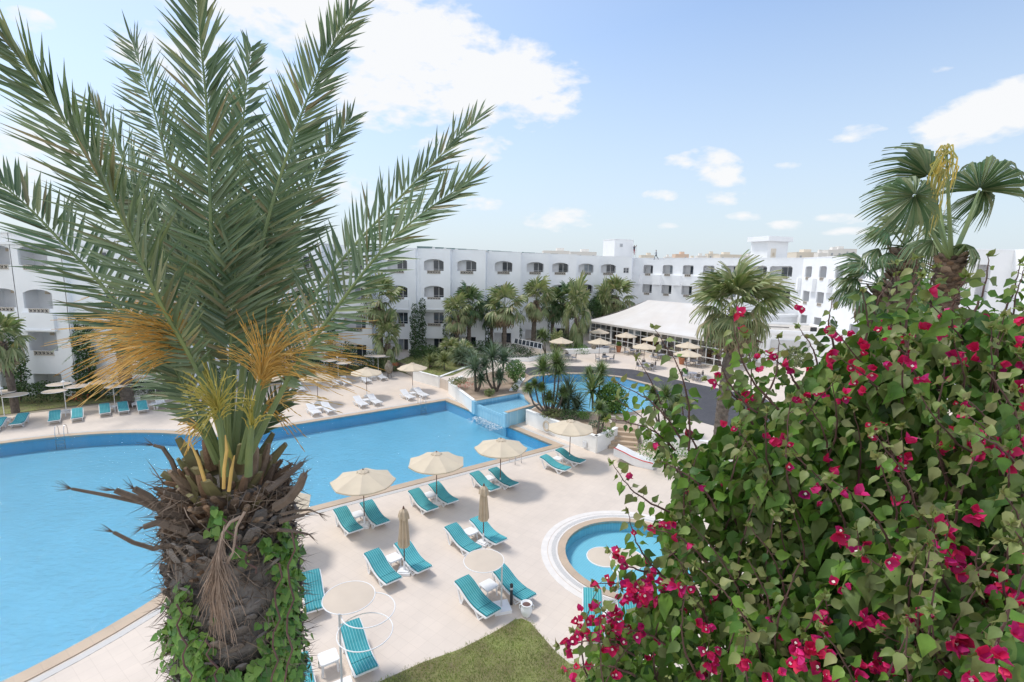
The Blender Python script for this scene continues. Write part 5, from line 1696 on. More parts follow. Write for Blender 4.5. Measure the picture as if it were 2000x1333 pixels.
def frond(gl, gr, pts, nrm, L=.5, W=.035, n=70, r0=.03, vlift=.35, ang=(62, 24), start=.16, droop=.06, jit=.1, tipL=.55, stiff=1.0):
    pts = np.array(pts, float); k = len(pts)
    # smooth resample
    seg = np.linalg.norm(np.diff(pts, axis=0), axis=1); s = np.concatenate([[0], np.cumsum(seg)]); s /= s[-1]
    tt = np.linspace(0, 1, 40)
    C = np.stack([np.interp(tt, s, pts[:, i]) for i in range(3)], 1)
    for _ in range(6): C[1:-1] = (C[:-2] + 2 * C[1:-1] + C[2:]) / 4
    gr.tube(C, list(r0 * (1 - tt * .88)), 6)
    T = norm(np.gradient(C, axis=0)); nrm = np.array(nrm, float)
    for side in (-1, 1):
        t = start + (1 - start) * (np.arange(n) + rng.uniform(-.3, .3, n) + .5) / n; t = np.clip(t, start, .995)
        P = np.stack([np.interp(t, tt, C[:, i]) for i in range(3)], 1)
        Tn = norm(np.stack([np.interp(t, tt, T[:, i]) for i in range(3)], 1))
        S = norm(np.cross(Tn, nrm)) * side; N = np.cross(S, Tn) * side
        u = (t - start) / (1 - start)
        a = np.radians(ang[0] + (ang[1] - ang[0]) * u ** 1.2 + rng.normal(0, 5, n))
        dr = Tn * np.cos(a)[:, None] + S * np.sin(a)[:, None] + N * (vlift * rng.uniform(-.35, 1.3, n))[:, None] + rdir(n) * jit
        dr[:, 2] -= droop
        ln = L * (np.minimum(1, .35 + u * 3.2) * (1 - (1 - tipL) * np.clip((u - .45) / .55, 0, 1) ** 1.3)) * rng.uniform(.85, 1.1, n)
        fr = frames(dr, norm(N + rdir(n) * .35))
        fr = np.stack([fr[:, :, 0] * ln[:, None], fr[:, :, 1] * W * rng.uniform(.75, 1.15, n)[:, None], fr[:, :, 2] * W], 2)
        gl.inst(LT5[0], LT5[1], fr, P)


def p3(l, d0, d1):
    n = len(l); return [at(x, y, d0 + (d1 - d0) * (i / (n - 1))) for i, (x, y) in enumerate(l)]


PT = at(447, 940, 4.1); PX, PY = PT[0], PT[1]; ZT = PT[2]
dp = empty('date_palm', (PX, PY, 0), label='huge date palm in the foreground with orange date stalks and ivy on its trunk', cat='palm tree')
rl = (PX, PY, 0)
fl_ = [  # path, depth range, normal, leaflet length, n, width
    ([(452, 905), (425, 815), (385, 715), (315, 600), (243, 432), (198, 351), (135, 248), (68, 149), (-30, 30)], 3.9, 2.7, (-.25, -1, .25), .50, 120, .025),
    ([(430, 890), (395, 800), (300, 680), (225, 594), (180, 531), (113, 468), (68, 414), (0, 358), (-60, 300)], 4.0, 3.7, (.35, -.6, .7), .44, 78, .026),
    ([(440, 890), (432, 790), (395, 600), (333, 351), (311, 252), (279, 144), (259, 84)], 4.1, 5.0, (0, -1, .1), .55, 92, .025),
    ([(447, 900), (440, 760), (425, 600), (414, 495), (410, 360), (405, 203), (392, 90), (380, -60)], 3.95, 3.7, (.05, -1, .1), .48, 124, .025),
    ([(450, 890), (458, 700), (462, 520), (468, 360), (477, 203), (490, 92)], 4.25, 5.0, (.8, -.6, 0), .42, 60, .032),
    ([(458, 900), (474, 720), (486, 585), (518, 450), (545, 351), (581, 243), (630, 117), (690, 22)], 4.0, 4.2, (.25, -1, .2), .47, 116, .025),
    ([(462, 890), (490, 760), (530, 620), (554, 527), (581, 432), (608, 360), (648, 279), (686, 232)], 4.2, 5.0, (.3, -.9, .3), .44, 84, .026),
    ([(474, 905), (495, 820), (540, 700), (590, 612), (640, 540), (700, 470), (770, 398), (850, 315), (938, 228)], 4.0, 4.4, (-.15, -.85, .6), .42, 84, .027),
    ([(480, 905), (512, 840), (560, 745), (600, 682), (650, 612), (700, 545), (760, 470), (835, 408), (925, 350)], 3.85, 3.6, (-.1, -.75, .7), .42, 80, .028),
    # fill behind
    ([(440, 890), (400, 700), (330, 500), (250, 330), (180, 200)], 4.3, 5.6, (-.1, -1, .2), .52, 70, .034),
    ([(450, 890), (440, 700), (430, 480), (440, 300), (455, 190)], 4.4, 5.6, (.1, -1, .1), .5, 70, .034),
    ([(440, 890), (410, 740), (370, 600), (300, 440), (215, 330)], 4.1, 4.6, (-.2, -1, .1), .46, 66, .032),
    ([(455, 890), (480, 700), (510, 520), (560, 380), (600, 260)], 4.4, 5.5, (.2, -1, .1), .48, 66, .032),
    ([(452, 890), (470, 760), (500, 620), (530, 500), (545, 400)], 4.05, 4.3, (.1, -1, .1), .42, 60, .03),
    ([(445, 890), (425, 760), (395, 640), (360, 520), (345, 400)], 4.0, 4.2, (-.1, -1, .1), .42, 60, .03),
    ([(448, 895), (446, 780), (452, 640), (462, 500), (470, 420)], 3.9, 3.9, (.5, -1, 0), .38, 56, .03),
    ([(436, 900), (395, 830), (330, 760), (290, 700), (262, 640)], 4.3, 5.2, (.3, -.7, .6), .34, 46, .028),
    ([(430, 905), (395, 850), (372, 780), (330, 700)], 3.9, 3.9, (.2, -1, .3), .26, 34, .026),
    ([(478, 905), (505, 850), (530, 800), (560, 770)], 4.2, 4.5, (0, -1, .5), .24, 30, .026),
    ([(455, 890), (474, 770), (492, 650), (500, 540), (498, 450)], 4.6, 5.6, (.1, -1, .1), .5, 60, .032),
    ([(445, 890), (420, 770), (398, 640), (380, 530), (372, 430)], 4.6, 5.6, (.1, -1, .1), .5, 60, .032),
]
for pth, d0, d1, nr, L, n, W in fl_:
    gl, gr = MB(), MB()
    frond(gl, gr, p3(pth, d0, d1), nr, L, W, n, .026 if len(pth) > 5 else .018, start=(.25 if len(pth) > 6 else .36))
    fo = gl.build('frond', 'date_leaf', dp, loc=rl); gr.build('rachis', 'rachis', fo, loc=rl)

# trunk
g = MB(); k = 90; P = [(0, 0, ZT * i / k) for i in range(k + 1)]; Rr = [.40 + .05 * math.sin(i * 1.7) * .4 + (.06 if i > 78 else 0) - (max(0, i - 84) * .03) for i in range(k + 1)]
g.tube(P, Rr, 18); g.build('trunk', 'boot_grey', dp)


def boot_tmpl(curl=.2, taper=.55):
    V = []; st = [(0, .5, .20), (.35, .42, .17), (.7, .5 * taper + .08, .12), (1, .5 * taper, .07)]
    for t, w, th in st:
        zc = curl * t * t
        V += [(t, -w, zc), (t, -w * .5, zc + th), (t, w * .5, zc + th), (t, w, zc), (t, 0, zc - th * .5)]
    F = []
    for i in range(3):
        for j in range(5): F.append((i * 5 + j, i * 5 + (j + 1) % 5, (i + 1) * 5 + (j + 1) % 5, (i + 1) * 5 + j))
    F.append((15, 16, 17, 18, 19)); return V, F


def boots(mname, name, z0, z1, n, R0, size, elev, parent, wid=1.0, cur=.2):
    g = MB(); T = boot_tmpl(cur)
    a = np.arange(n) * 2.39996; z = np.linspace(z0, z1, n) + rng.normal(0, .02, n)
    el = np.radians(elev + rng.normal(0, 12, n)); out = np.stack([np.cos(a), np.sin(a), 0 * a], 1)
    d = out * np.cos(el)[:, None] + np.array([0, 0, 1.]) * np.sin(el)[:, None] + rdir(n) * .12
    nr = norm(-out * np.sin(el)[:, None] + np.array([0, 0, 1.]) * np.cos(el)[:, None]) * -1 + rdir(n) * .15
    pos = out * R0 + np.stack([0 * a, 0 * a, z], 1); sz = size * rng.uniform(.7, 1.25, n)
    fr = frames(d, -nr); fr = np.stack([fr[:, :, 0], fr[:, :, 1] * wid, fr[:, :, 2]], 2)
    g.inst(T[0], T[1], fr, pos, sz); return g.build(name, mname, parent)


boots('boot_grey', 'old_leaf_bases', ZT - 10, ZT - .25, 1700, .40, .15, 38, dp, .95)
boots('boot', 'leaf_bases', ZT - .66, ZT - .05, 190, .32, .19, 24, dp, .34, .12)
boots('boot', 'leaf_bases', ZT - .36, ZT + .06, 90, .27, .23, 50, dp, .32, .1)
boots('boot_green', 'green_leaf_bases', ZT - .30, ZT + .12, 40, .25, .26, 66, dp, .5, .05)
# sheath fibres
g = MB(); n = 4200; a = rng.uniform(0, 2 * PI, n); z = ZT + .1 - rng.random(n) * 2.6
out = np.stack([np.cos(a), np.sin(a), 0 * a], 1); d = norm(out * .5 + rdir(n) * .9 + np.array([0, 0, -.15]))
fr = frames(d, rdir(n)); ln = rng.uniform(.08, .26, n); fr = np.stack([fr[:, :, 0] * ln[:, None], fr[:, :, 1] * .008, fr[:, :, 2] * .05], 2)
g.inst([(0, -.5, 0), (0, .5, 0), (.5, .4, .5), (.5, -.4, .5), (1, 0, .2)], [(0, 1, 2, 3), (3, 2, 4)], fr, out * .46 + np.stack([0 * a, 0 * a, z], 1)); g.build('fibres', 'fiber', dp)
# broken stubs and dead stalks sticking out
for pth, d0, d1, r0, r1 in (([(345, 985), (290, 985), (220, 970), (140, 955)], 3.9, 3.5, .022, .010), ([(340, 1000), (300, 990), (262, 972), (225, 958)], 3.8, 3.6, .03, .02), ([(360, 1010), (320, 1000), (290, 970), (262, 955)], 3.8, 3.6, .035, .022),
                            ([(350, 1060), (300, 1072), (260, 1060), (222, 1040)], 3.8, 3.6, .02, .012), ([(540, 990), (565, 975), (585, 950), (594, 928)], 3.7, 3.5, .04, .026), ([(550, 1005), (580, 998), (605, 996), (622, 1003)], 3.8, 3.8, .014, .004),
                            ([(545, 1020), (570, 1012), (595, 1006)], 3.8, 3.9, .02, .012), ([(545, 1035), (575, 1038), (602, 1044)], 3.8, 3.9, .016, .008), ([(360, 960), (335, 900), (318, 875), (300, 870)], 3.9, 3.8, .02, .012), ([(370, 1040), (310, 1020), (280, 1030)], 3.7, 3.6, .035, .02),
                            ([(520, 960), (560, 930), (590, 905)], 3.9, 4.2, .03, .02)):
    g = MB(); P = p3(pth, d0, d1); kk = len(P); g.tube(P, [r0 + (r1 - r0) * i / (kk - 1) for i in range(kk)], 6)
    e = P[-1]; dd = norm(P[-1] - P[-2])
    for _ in range(9):
        v = norm(dd + rdir(1)[0] * .5) * rng.uniform(.04, .12); g.tube([e, e + v], [.003, .001], 3)
    g.build('dead_stalk', 'boot', dp, loc=rl)


def spray(root_px, d0, mids, tips, n, m, mst, r=.0032, bead=.5, sag=.0, seg=12, rs=.03, spreadz=.35, name='flower_stalk'):
    """a date flower stalk: flat peduncle then many beaded strands"""
    st = p3(root_px, d0[0], d0[1]); g = MB(); kk = len(st)
    g.tube(st, [rs * (1 - .35 * i / (kk - 1)) for i in range(kk)], 7); so = g.build(name, mst, dp, loc=rl)
    g = MB(); hub = st[-1]; prev = st[-2]; ax = norm(hub - prev)
    for i in range(n):
        q = tips[rng.integers(len(tips))]; f = rng.uniform(.72, 1.08)
        tip = at(q[0] + rng.normal(0, q[2]), q[1] + rng.normal(0, q[3]), q[4] + rng.normal(0, spreadz * .5))
        h = hub - ax * rng.uniform(0, .16); tip = h + (tip - h) * f
        L = np.linalg.norm(tip - h); c1 = h + ax * L * rng.uniform(.35, .55) + rdir(1)[0] * .03; c2 = (h + tip) / 2 + (tip - h) * .2 + np.array([0, 0, .10 * L - sag * L])
        tip = tip - np.array([0, 0, .05 * L]); P = []; Rr = []
        for j in range(seg + 1):
            t = j / seg; p = (1 - t) ** 3 * h + 3 * (1 - t) ** 2 * t * c1 + 3 * (1 - t) * t * t * c2 + t ** 3 * tip
            P.append(p + rdir(1)[0] * .004); Rr.append(r * (1 + (bead if j % 2 else -bead * .4)) * (1 - .3 * t))
        g.tube(P, Rr, 3, caps=False)
    g.build('strands', m, so, loc=rl)


# tips: x, y, spread x, spread y, depth
spray([(450, 905), (430, 840), (405, 760), (372, 690)], (3.85, 3.7), None, [(140, 640, 20, 25, 3.2), (150, 690, 25, 25, 3.2), (175, 735, 25, 20, 3.2), (150, 760, 20, 20, 3.2), (215, 610, 25, 20, 3.3), (270, 620, 25, 20, 3.4)], 200, 'orange', 'yellowgreen', .0027)
spray([(445, 900), (420, 800), (395, 700), (365, 640)], (4.1, 4.1), None, [(230, 580, 35, 25, 4.2), (300, 560, 30, 25, 4.4), (200, 640, 30, 30, 4.0), (260, 690, 30, 25, 4.1)], 110, 'orange', 'yellowgreen', .0028)
spray([(470, 905), (488, 830), (500, 780), (510, 740)], (3.85, 3.8), None, [(490, 610, 20, 20, 3.6), (570, 620, 25, 25, 3.7), (660, 640, 30, 25, 3.8), (720, 680, 25, 25, 3.9), (650, 730, 35, 20, 3.7), (690, 740, 30, 20, 3.8), (435, 670, 20, 20, 3.6)], 170, 'orange', 'rachis', .0027)
spray([(468, 905), (480, 800), (490, 730), (520, 680)], (4.2, 4.3), None, [(560, 580, 30, 25, 4.5), (620, 640, 30, 25, 4.5), (680, 650, 30, 25, 4.6), (600, 560, 25, 25, 4.6)], 100, 'orange', 'rachis', .0028)
spray([(440, 930), (436, 880), (430, 830), (428, 800)], (3.7, 3.55), None, [(345, 785, 14, 20, 3.4), (355, 740, 16, 16, 3.4), (395, 715, 18, 14, 3.4), (445, 730, 18, 14, 3.5), (375, 850, 14, 14, 3.35), (480, 775, 16, 16, 3.5)], 85, 'yellowgreen', 'rachis', .0034, .6)
spray([(485, 930), (487, 880), (490, 850), (492, 830)], (3.75, 3.65), None, [(470, 770, 12, 12, 3.5), (500, 760, 12, 12, 3.6), (520, 800, 12, 14, 3.6)], 26, 'yellowgreen', 'rachis', .004, .6)
spray([(425, 905), (400, 850), (385, 830)], (3.9, 3.8), None, [(360, 880, 12, 16, 3.7), (350, 830, 12, 12, 3.7)], 20, 'orange', 'rachis', .004)
# long loose strands with dates hanging to the right
spray([(475, 905), (500, 840), (520, 790)], (4.1, 4.2), None, [(560, 810, 12, 12, 4.3), (600, 800, 14, 16, 4.4), (650, 770, 14, 14, 4.5), (700, 745, 14, 12, 4.6), (690, 790, 10, 12, 4.6), (580, 850, 10, 10, 4.2)], 18, 'orange', 'rachis', .004, .9, 0, 18)
# dry bunch hanging on the trunk
spray([(470, 1010), (450, 1020), (436, 1040), (428, 1075)], (3.45, 3.3), None, [(400, 1170, 12, 25, 3.3), (430, 1200, 14, 25, 3.3), (455, 1160, 12, 25, 3.3), (415, 1130, 14, 20, 3.3)], 85, 'straw', 'straw', .0028, .2, .1, 8, .012, .04)
spray([(478, 1000), (462, 1030), (455, 1080), (430, 1120)], (3.42, 3.3), None, [(425, 1260, 14, 20, 3.35), (450, 1240, 12, 20, 3.35), (400, 1230, 12, 20, 3.35)], 50, 'straw', 'straw', .0026, .2, .1, 8, .010, .04)
# bright orange bare rachis stubs
for pth in ([(437, 955), (438, 915), (443, 880), (440, 850)], [(447, 960), (452, 920), (458, 890)], [(400, 940), (388, 900), (372, 865)]):
    g = MB(); P = p3(pth, 3.62, 3.6); g.tube(P, [.012] * (len(P) - 1) + [.004], 6); g.build('bare_stalk', 'orange', dp, loc=rl)

# ivy on the trunk
HT = ([(0, 0, 0), (-.12, .3, 0), (.1, .5, .03), (.45, .42, .0), (1, 0, -.12), (.45, -.42, 0), (.1, -.5, .03), (-.12, -.3, 0), (.4, 0, -.06)],
      [(0, 1, 8), (1, 2, 8), (2, 3, 8), (3, 4, 8), (4, 5, 8), (5, 6, 8), (6, 7, 8), (7, 0, 8)])
iv = empty('climbing_ivy', (PX, PY, 0), label='green ivy climbing the right side and foot of the big palm trunk', cat='ivy')
g = MB()
regs = [(568, 1075, 16, 40, 90), (565, 1140, 20, 45, 140), (560, 1210, 26, 50, 190), (552, 1290, 38, 45, 260), (480, 1335, 60, 18, 120), (378, 1285, 32, 45, 160), (350, 1200, 20, 45, 110), (335, 1250, 22, 30, 70), (432, 1035, 16, 22, 22), (425, 1005, 9, 12, 8), (530, 1075, 18, 20, 22), (558, 1040, 10, 16, 18), (470, 1085, 14, 12, 12),
        (400, 1330, 50, 22, 100), (500, 1400, 110, 40, 400)]
C0 = np.array([PX, PY])
for x, y, sx, sy, n in regs:
    for _ in range(n):
        px = rng.normal(x, sx * .62); py = rng.normal(y, sy * .62)
        v = FW + CR * (px - 1000) / FPX + CU * (666.5 - py) / FPX; h = v[:2]
        # where the sight line meets the trunk cylinder
        R_ = .50 + rng.uniform(-.03, .05); b = -(h @ C0); aa = h @ h; cc = C0 @ C0 - R_ * R_; di = b * b - aa * cc
        t = (-b - math.sqrt(di)) / aa if di > 0 else -b / aa
        p = v * t + np.array([0, 0, CAMH]); o = norm(np.array([p[0] - PX, p[1] - PY, 0]))
        dr = norm(np.array([0, 0, -1.]) + rdir(1)[0] * .8 + o * .3); nr = norm(o + rdir(1)[0] * .5 + np.array([0, 0, .4]))
        g.inst(HT[0], HT[1], frames(np.array([dr]), np.array([nr])), np.array([p]), np.array([rng.uniform(.045, .085)]))
g.build('leaves', 'ivy', iv, loc=rl)
g = MB()
for s0 in ((560, 1400, 570, 1040), (530, 1400, 545, 1100), (380, 1400, 345, 1180), (450, 1400, 400, 1250), (500, 1120, 430, 1010)):
    P = []
    for i in range(12):
        t = i / 11; P.append(at(s0[0] + (s0[2] - s0[0]) * t + 8 * math.sin(i * 2), s0[1] + (s0[3] - s0[1]) * t, 3.62))
    g.tube(P, .007, 5)
g.build('vine_stems', 'stem', iv, loc=rl)

# background date palm at left
c = at(235, 640, 40); bp = empty('date_palm', (c[0], c[1], 0), label='background date palm with stout trunk behind the far teal loungers', cat='palm tree')
g = MB(); palm_trunk(g, c[2] - .1, .48, .42, (0, 0), 12, .2, .06); g.build('trunk', 'trunk', bp)
for i in range(26):
    az = i * 2.4; el = R(75 - 95 * i / 26); L = 4.2
    P = []
    for j in range(7):
        t = j / 6; P.append((L * t * math.cos(el) * math.cos(az), L * t * math.cos(el) * math.sin(az), c[2] + L * t * math.sin(el) - 1.6 * t * t))
    gl, gr = MB(), MB(); frond(gl, gr, P, (-math.cos(az) * math.sin(el), -math.sin(az) * math.sin(el), math.cos(el) + .3), .5, .045, 34, .03)
    fo = gl.build('frond', 'date_leaf', bp); gr.build('rachis', 'rachis', fo)


# ------------------------------------------------------------------ garden plants
def rosette(mb, c, r, n, w=.05, el=(85, -25), curve=.25, stiff=True):
    T = ([(0, -.5, 0), (0, .5, 0), (.5, .45, .05), (.5, -.45, .05), (1, 0, -curve)], [(0, 1, 2, 3), (3, 2, 4)])
    i = np.arange(n); az = i * 2.39996; e = np.radians(el[0] + (el[1] - el[0]) * (i + .5) / n + rng.normal(0, 6, n))
    d = np.stack([np.cos(e) * np.cos(az), np.cos(e) * np.sin(az), np.sin(e)], 1); up = np.stack([-np.sin(e) * np.cos(az), -np.sin(e) * np.sin(az), np.cos(e)], 1)
    fr = frames(d, up + rdir(n) * .2); ln = r * rng.uniform(.8, 1.12, n)
    fr = np.stack([fr[:, :, 0] * ln[:, None], fr[:, :, 1] * w, fr[:, :, 2] * ln[:, None] * .6], 2)
    mb.inst(T[0], T[1], fr, np.repeat(np.array([c], float), n, 0))


def yucca(name, base_px, z, heads, label, m='yucca', n=210, w_=.05, tr=.09, cat='yucca'):
    bx, by = G(base_px[0], base_px[1], z); D = float((np.array([bx, by, z - CAMH]) @ FW))
    root = empty(name, (bx, by, z), label=label, cat=cat)
    tg, lg = MB(), MB()
    for i, (px, py, rp) in enumerate(heads):
        dd = D + rng.uniform(-.5, .5); h = at(px, py, dd) - np.array([bx, by, z]); r = 1.5 * rp * dd / FPX; w = w_ * 1.5
        mid = np.array([h[0] * .75, h[1] * .6, h[2] * .45])
        tg.tube([(0, 0, -.1), mid * .5 + np.array([h[0] * .1, 0, 0]), mid, h * .97 + np.array([0, 0, -.05])], [tr, tr * .9, tr * .75, tr * .6], 7)
        rosette(lg, h, r, n, w)
    tg.build('trunk', 'trunk', root, smooth=True); lg.build('leaves', m, root)
    return root


yucca('yucca', (1074, 812), 1.03, [(1060, 722, 24), (1086, 710, 22), (1093, 727, 23), (1032, 761, 12), (1044, 753, 11), (1058, 760, 11), (1072, 780, 14), (1100, 768, 12)], 'many headed yucca tree leaning over the upper pool beside the spillway')
yucca('yucca', (1158, 800), 1.03, [(1157, 764, 33)], 'single spiky yucca with long blades left of the round bush', n=90, w_=.08)
yucca('yucca', (1162, 790), 1.03, [(1151, 734, 15), (1174, 729, 19), (1172, 748, 13)], 'tall twin headed yucca rising behind the round bush')
yucca('yucca', (1167, 850), 1.03, [(1171, 800, 15), (1180, 818, 10)], 'small yucca with bare stem in front of the round bush')
yucca('yucca', (1300, 852), 1.0, [(1300, 775, 20), (1322, 790, 18), (1284, 790, 16), (1310, 812, 16), (1275, 768, 12)], 'yucca clump right of the steps behind bougainvillea sprigs')
yucca('dwarf_palm', (1109, 806), 1.03, [(1110, 774, 34), (1100, 790, 24), (1126, 796, 22)], 'grey green dwarf palm in the middle of the right bed', 'cycad', 130, .07, .16, 'dwarf palm')
yucca('dwarf_palm', (930, 765), 1.03, [(928, 722, 27), (940, 742, 16)], 'grey dwarf palm at the left end of the middle bed', 'cycad', 140, .07, .14, 'dwarf palm')
yucca('dwarf_palm', (968, 765), 1.03, [(962, 700, 27), (985, 706, 24), (948, 716, 18), (975, 738, 16)], 'tall grey green dwarf palm in the middle flower bed', 'cycad', 140, .07, .12, 'dwarf palm')
yucca('cycad', (868, 722), 1.03, [(868, 706, 18)], 'yellowish cycad on the raised lawn', 'low', 130, .06, .1, 'cycad')
yucca('cycad', (838, 718), 1.03, [(840, 708, 14), (850, 704, 12)], 'small cycad at the left of the raised lawn', 'low', 110, .06, .1, 'cycad')
yucca('cycad', (905, 716), 1.03, [(905, 698, 20), (893, 700, 16), (920, 698, 16)], 'cycad group at the back of the raised lawn', 'cycad', 120, .06, .1, 'cycad')
yucca('yucca', (1066, 692), 1.0, [(1064, 664, 17), (1058, 655, 12)], 'bright yucca beside the slim trunk palm', 'yucca', 90, .08)


def bush(name, px, py, d, rx, ry, n, size, m, label, cat, stem=True, depthr=None, gz=1.0, tmpl=None):
    c = at(px, py, d); r = rx * d / FPX; rz_ = ry * d / FPX
    root = empty(name, (c[0], c[1], gz), label=label, cat=cat)
    g = MB(); cs = [(0, 0, c[2] - gz)]; rs = [(r * .8, (depthr or r) * .8, rz_ * .85)]
    for i in range(6):
        dd = rdir(1)[0]; cs.append((dd[0] * r * .45, dd[1] * r * .45, c[2] - gz + dd[2] * rz_ * .4)); rs.append((r * .55, r * .55, rz_ * .58))
    cloud(g, cs, rs, n, size, tmpl or leaf_tmpl(), hollow=.55); g.build('leaves', m, root)
    if stem:
        g = MB()
        for i in range(4): dd = rdir(1)[0]; g.tube([(0, 0, -.05), (dd[0] * r * .2, dd[1] * r * .2, (c[2] - gz) * .5), (dd[0] * r * .5, dd[1] * r * .5, (c[2] - gz))], [.06, .045, .02], 6)
        g.build('branches', 'stem', root)
    return root


bush('round_bush', 1197, 783, 38.5, 36, 40, 6200, .15, 'bush', 'dense clipped bright green round bush beside the upper pool', 'bush')
bush('round_bush', 1008, 725, 47, 25, 24, 2200, .15, 'bush', 'bright green leafy bush left of the upper pool corner', 'bush')
bush('shrub', 957, 767, 42, 12, 7, 380, .13, 'low', 'small yellowish shrub near the left planter wall', 'shrub', False)
bush('shrub', 1006, 757, 44, 8, 7, 260, .12, 'low', 'tiny shrub beside the narrow white kerb', 'shrub', False)
bush('shrub', 893, 744, 45, 22, 7, 600, .12, 'low', 'low creeping shrub at the corner of the middle bed', 'shrub', False)
bush('shrub', 1080, 808, 36.5, 28, 8, 700, .10, 'low', 'low green shrub along the planter wall under the yucca tree', 'shrub', False)
bush('shrub', 1142, 812, 36, 15, 9, 420, .10, 'bush', 'small green shrub under the single spiky yucca', 'shrub', False)
bush('shrub', 1112, 812, 36, 20, 14, 520, .11, 'hedge', 'dark shrub under the grey dwarf palm of the right bed', 'shrub', False)
bush('shrub', 1182, 845, 33.6, 20, 12, 600, .10, 'bush', 'green shrub filling the corner of the planter by the steps', 'shrub', False)
bush('shrub', 1165, 832, 34.5, 18, 12, 500, .10, 'cycad', 'grey shrub behind the planter corner', 'shrub', False)
bush('shrub', 1300, 880, 30, 60, 16, 1500, .10, 'bush', 'wide green shrub beyond the white wall right of the steps', 'shrub', False, None, 0)
bush('shrub', 677, 690, 55, 22, 24, 1000, .17, 'vine', 'dark upright shrub by the hotel ground floor windows', 'shrub', True, None, .2)
bush('shrub', 742, 707, 56, 36, 15, 1200, .16, 'hedge', 'shrub mass behind the clay urn', 'shrub', False, None, 0)
bush('shrub', 838, 690, 60, 50, 16, 2000, .17, 'hedge', 'dark hedge mass under the paired fan palms', 'shrub', False, None, .3)
bush('shrub', 1000, 686, 63, 62, 14, 1900, .17, 'hedge', 'garden shrub mass behind the solar collector', 'shrub', False, None, .8)
bush('shrub', 1060, 700, 61, 26, 9, 800, .15, 'cycad', 'grey green shrub in front of the solar collector', 'shrub', False, None, 1)
bush('shrub', 1128, 684, 66, 30, 15, 1200, .16, 'bush', 'bright shrub filling the white planter box', 'shrub', False, None, 1)
bush('shrub', 1100, 668, 70, 26, 20, 1000, .17, 'hedge', 'dark shrub behind the bright planter shrub', 'shrub', False, None, .8)
bush('broadleaf_tree', 1160, 604, 79, 20, 22, 1700, .2, 'vine', 'dark round broadleaf tree beside the eave palm', 'tree', True, None, .8)
bush('shrub', 940, 680, 63, 40, 16, 1400, .17, 'vine', 'dark shrubs below the thick trunked palm', 'shrub', False, None, .6)
bush('shrub', 1552, 700, 24, 24, 26, 600, .14, 'fan', 'pale shrub below the annex shutter', 'shrub', False, None, 1)
# red flowers in the bed and in the left hedge
for c_, r_, n_, lb in ((at(910, 752, 44.4), (.9, .5, .25), 150, 'orange red flowers at the left end of the middle bed'), (at(156, 776, 40.0), (1.0, .3, .35), 60, 'red flowers in the left hedge'), (at(770, 712, 53.5), (.5, .3, .15), 60, 'red flowers beside the clay urn')):
    g = MB(); cloud(g, [c_], [r_], n_, .09); tag(g.build('flowers', 'red_flower' if 'red_flower' in M else 'bract'), lb, 'flowers', kind='stuff')


def hedge(pts, w, h, n, label, m='hedge', size=.16, name='hedge', z=0.0):
    a0 = np.array(pts[0]); root = empty(name, (a0[0], a0[1], z), label=label, cat='hedge')
    g = MB(); core = MB()
    for a, b in zip(pts[:-1], pts[1:]):
        a = np.array(a); b = np.array(b); L = np.linalg.norm(b - a); k = int(n * L / 7); d = (b - a) / L; pn = np.array([-d[1], d[0]])
        u = rng.random(k) * L; v = rng.uniform(-.5, .5, k) * w; hh = h * (1 + .14 * np.sin(u * 1.3) + .08 * np.sin(u * 3.1)); zz = rng.random(k) ** .5 * hh
        P = a + d * u[:, None] + pn * v[:, None]
        dr = norm(rdir(k) + np.array([0, 0, .4]) - np.array([pn[0], pn[1], 0]) * .4)
        g.inst(*leaf_tmpl(), frames(dr, rdir(k)), np.column_stack([P, zz + z]), size * rng.uniform(.6, 1.3, k))
    g.build('leaves', m, root, loc=(a0[0], a0[1], z)); return root


hedge([(-56, 38.2), (-40.5, 40.2), (-33.5, 42.5), (-28, 47)], 1.3, 1.5, 3200, 'long dark flowering hedge in front of the left hotel wing')
hedge([(-27, 48), (-20.5, 54.5), (-16.5, 57)], 1.6, 1.9, 2600, 'tall dark hedge behind the disc parasols')
hedge([(-12.5, 59.5), (-7.5, 62.5), (-2, 66)], 1.2, 1.2, 2400, 'clipped hedge along the hotel behind the raised lawn', z=.3)


def wall_vine(px, py, d, hw, hh, n, label, depth=.35):
    c = at(px, py, d); w = hw * d / FPX; h = hh * d / FPX
    root = empty('wall_vine', (c[0], c[1], .2), label=label, cat='climbing plant')
    g = MB(); cs = []; rs = []
    for i in range(9):
        t = i / 8; cs.append((math.sin(i * 1.9) * w * .25 - .0, rng.uniform(-.1, .1), c[2] - .2 - h + 2 * h * t)); rs.append((w * (.95 - .3 * t), depth, h * .24))
    cloud(g, cs, rs, n, .19, leaf_tmpl(), up=-.1, hollow=.5); g.build('leaves', 'vine', root)
    g = MB(); g.tube([(0, 0, -.2), (w * .2, .1, (c[2] + h) * .4), (-w * .1, .1, c[2] + h * .6)], [.07, .05, .02], 5); g.build('vine_stems', 'stem', root)


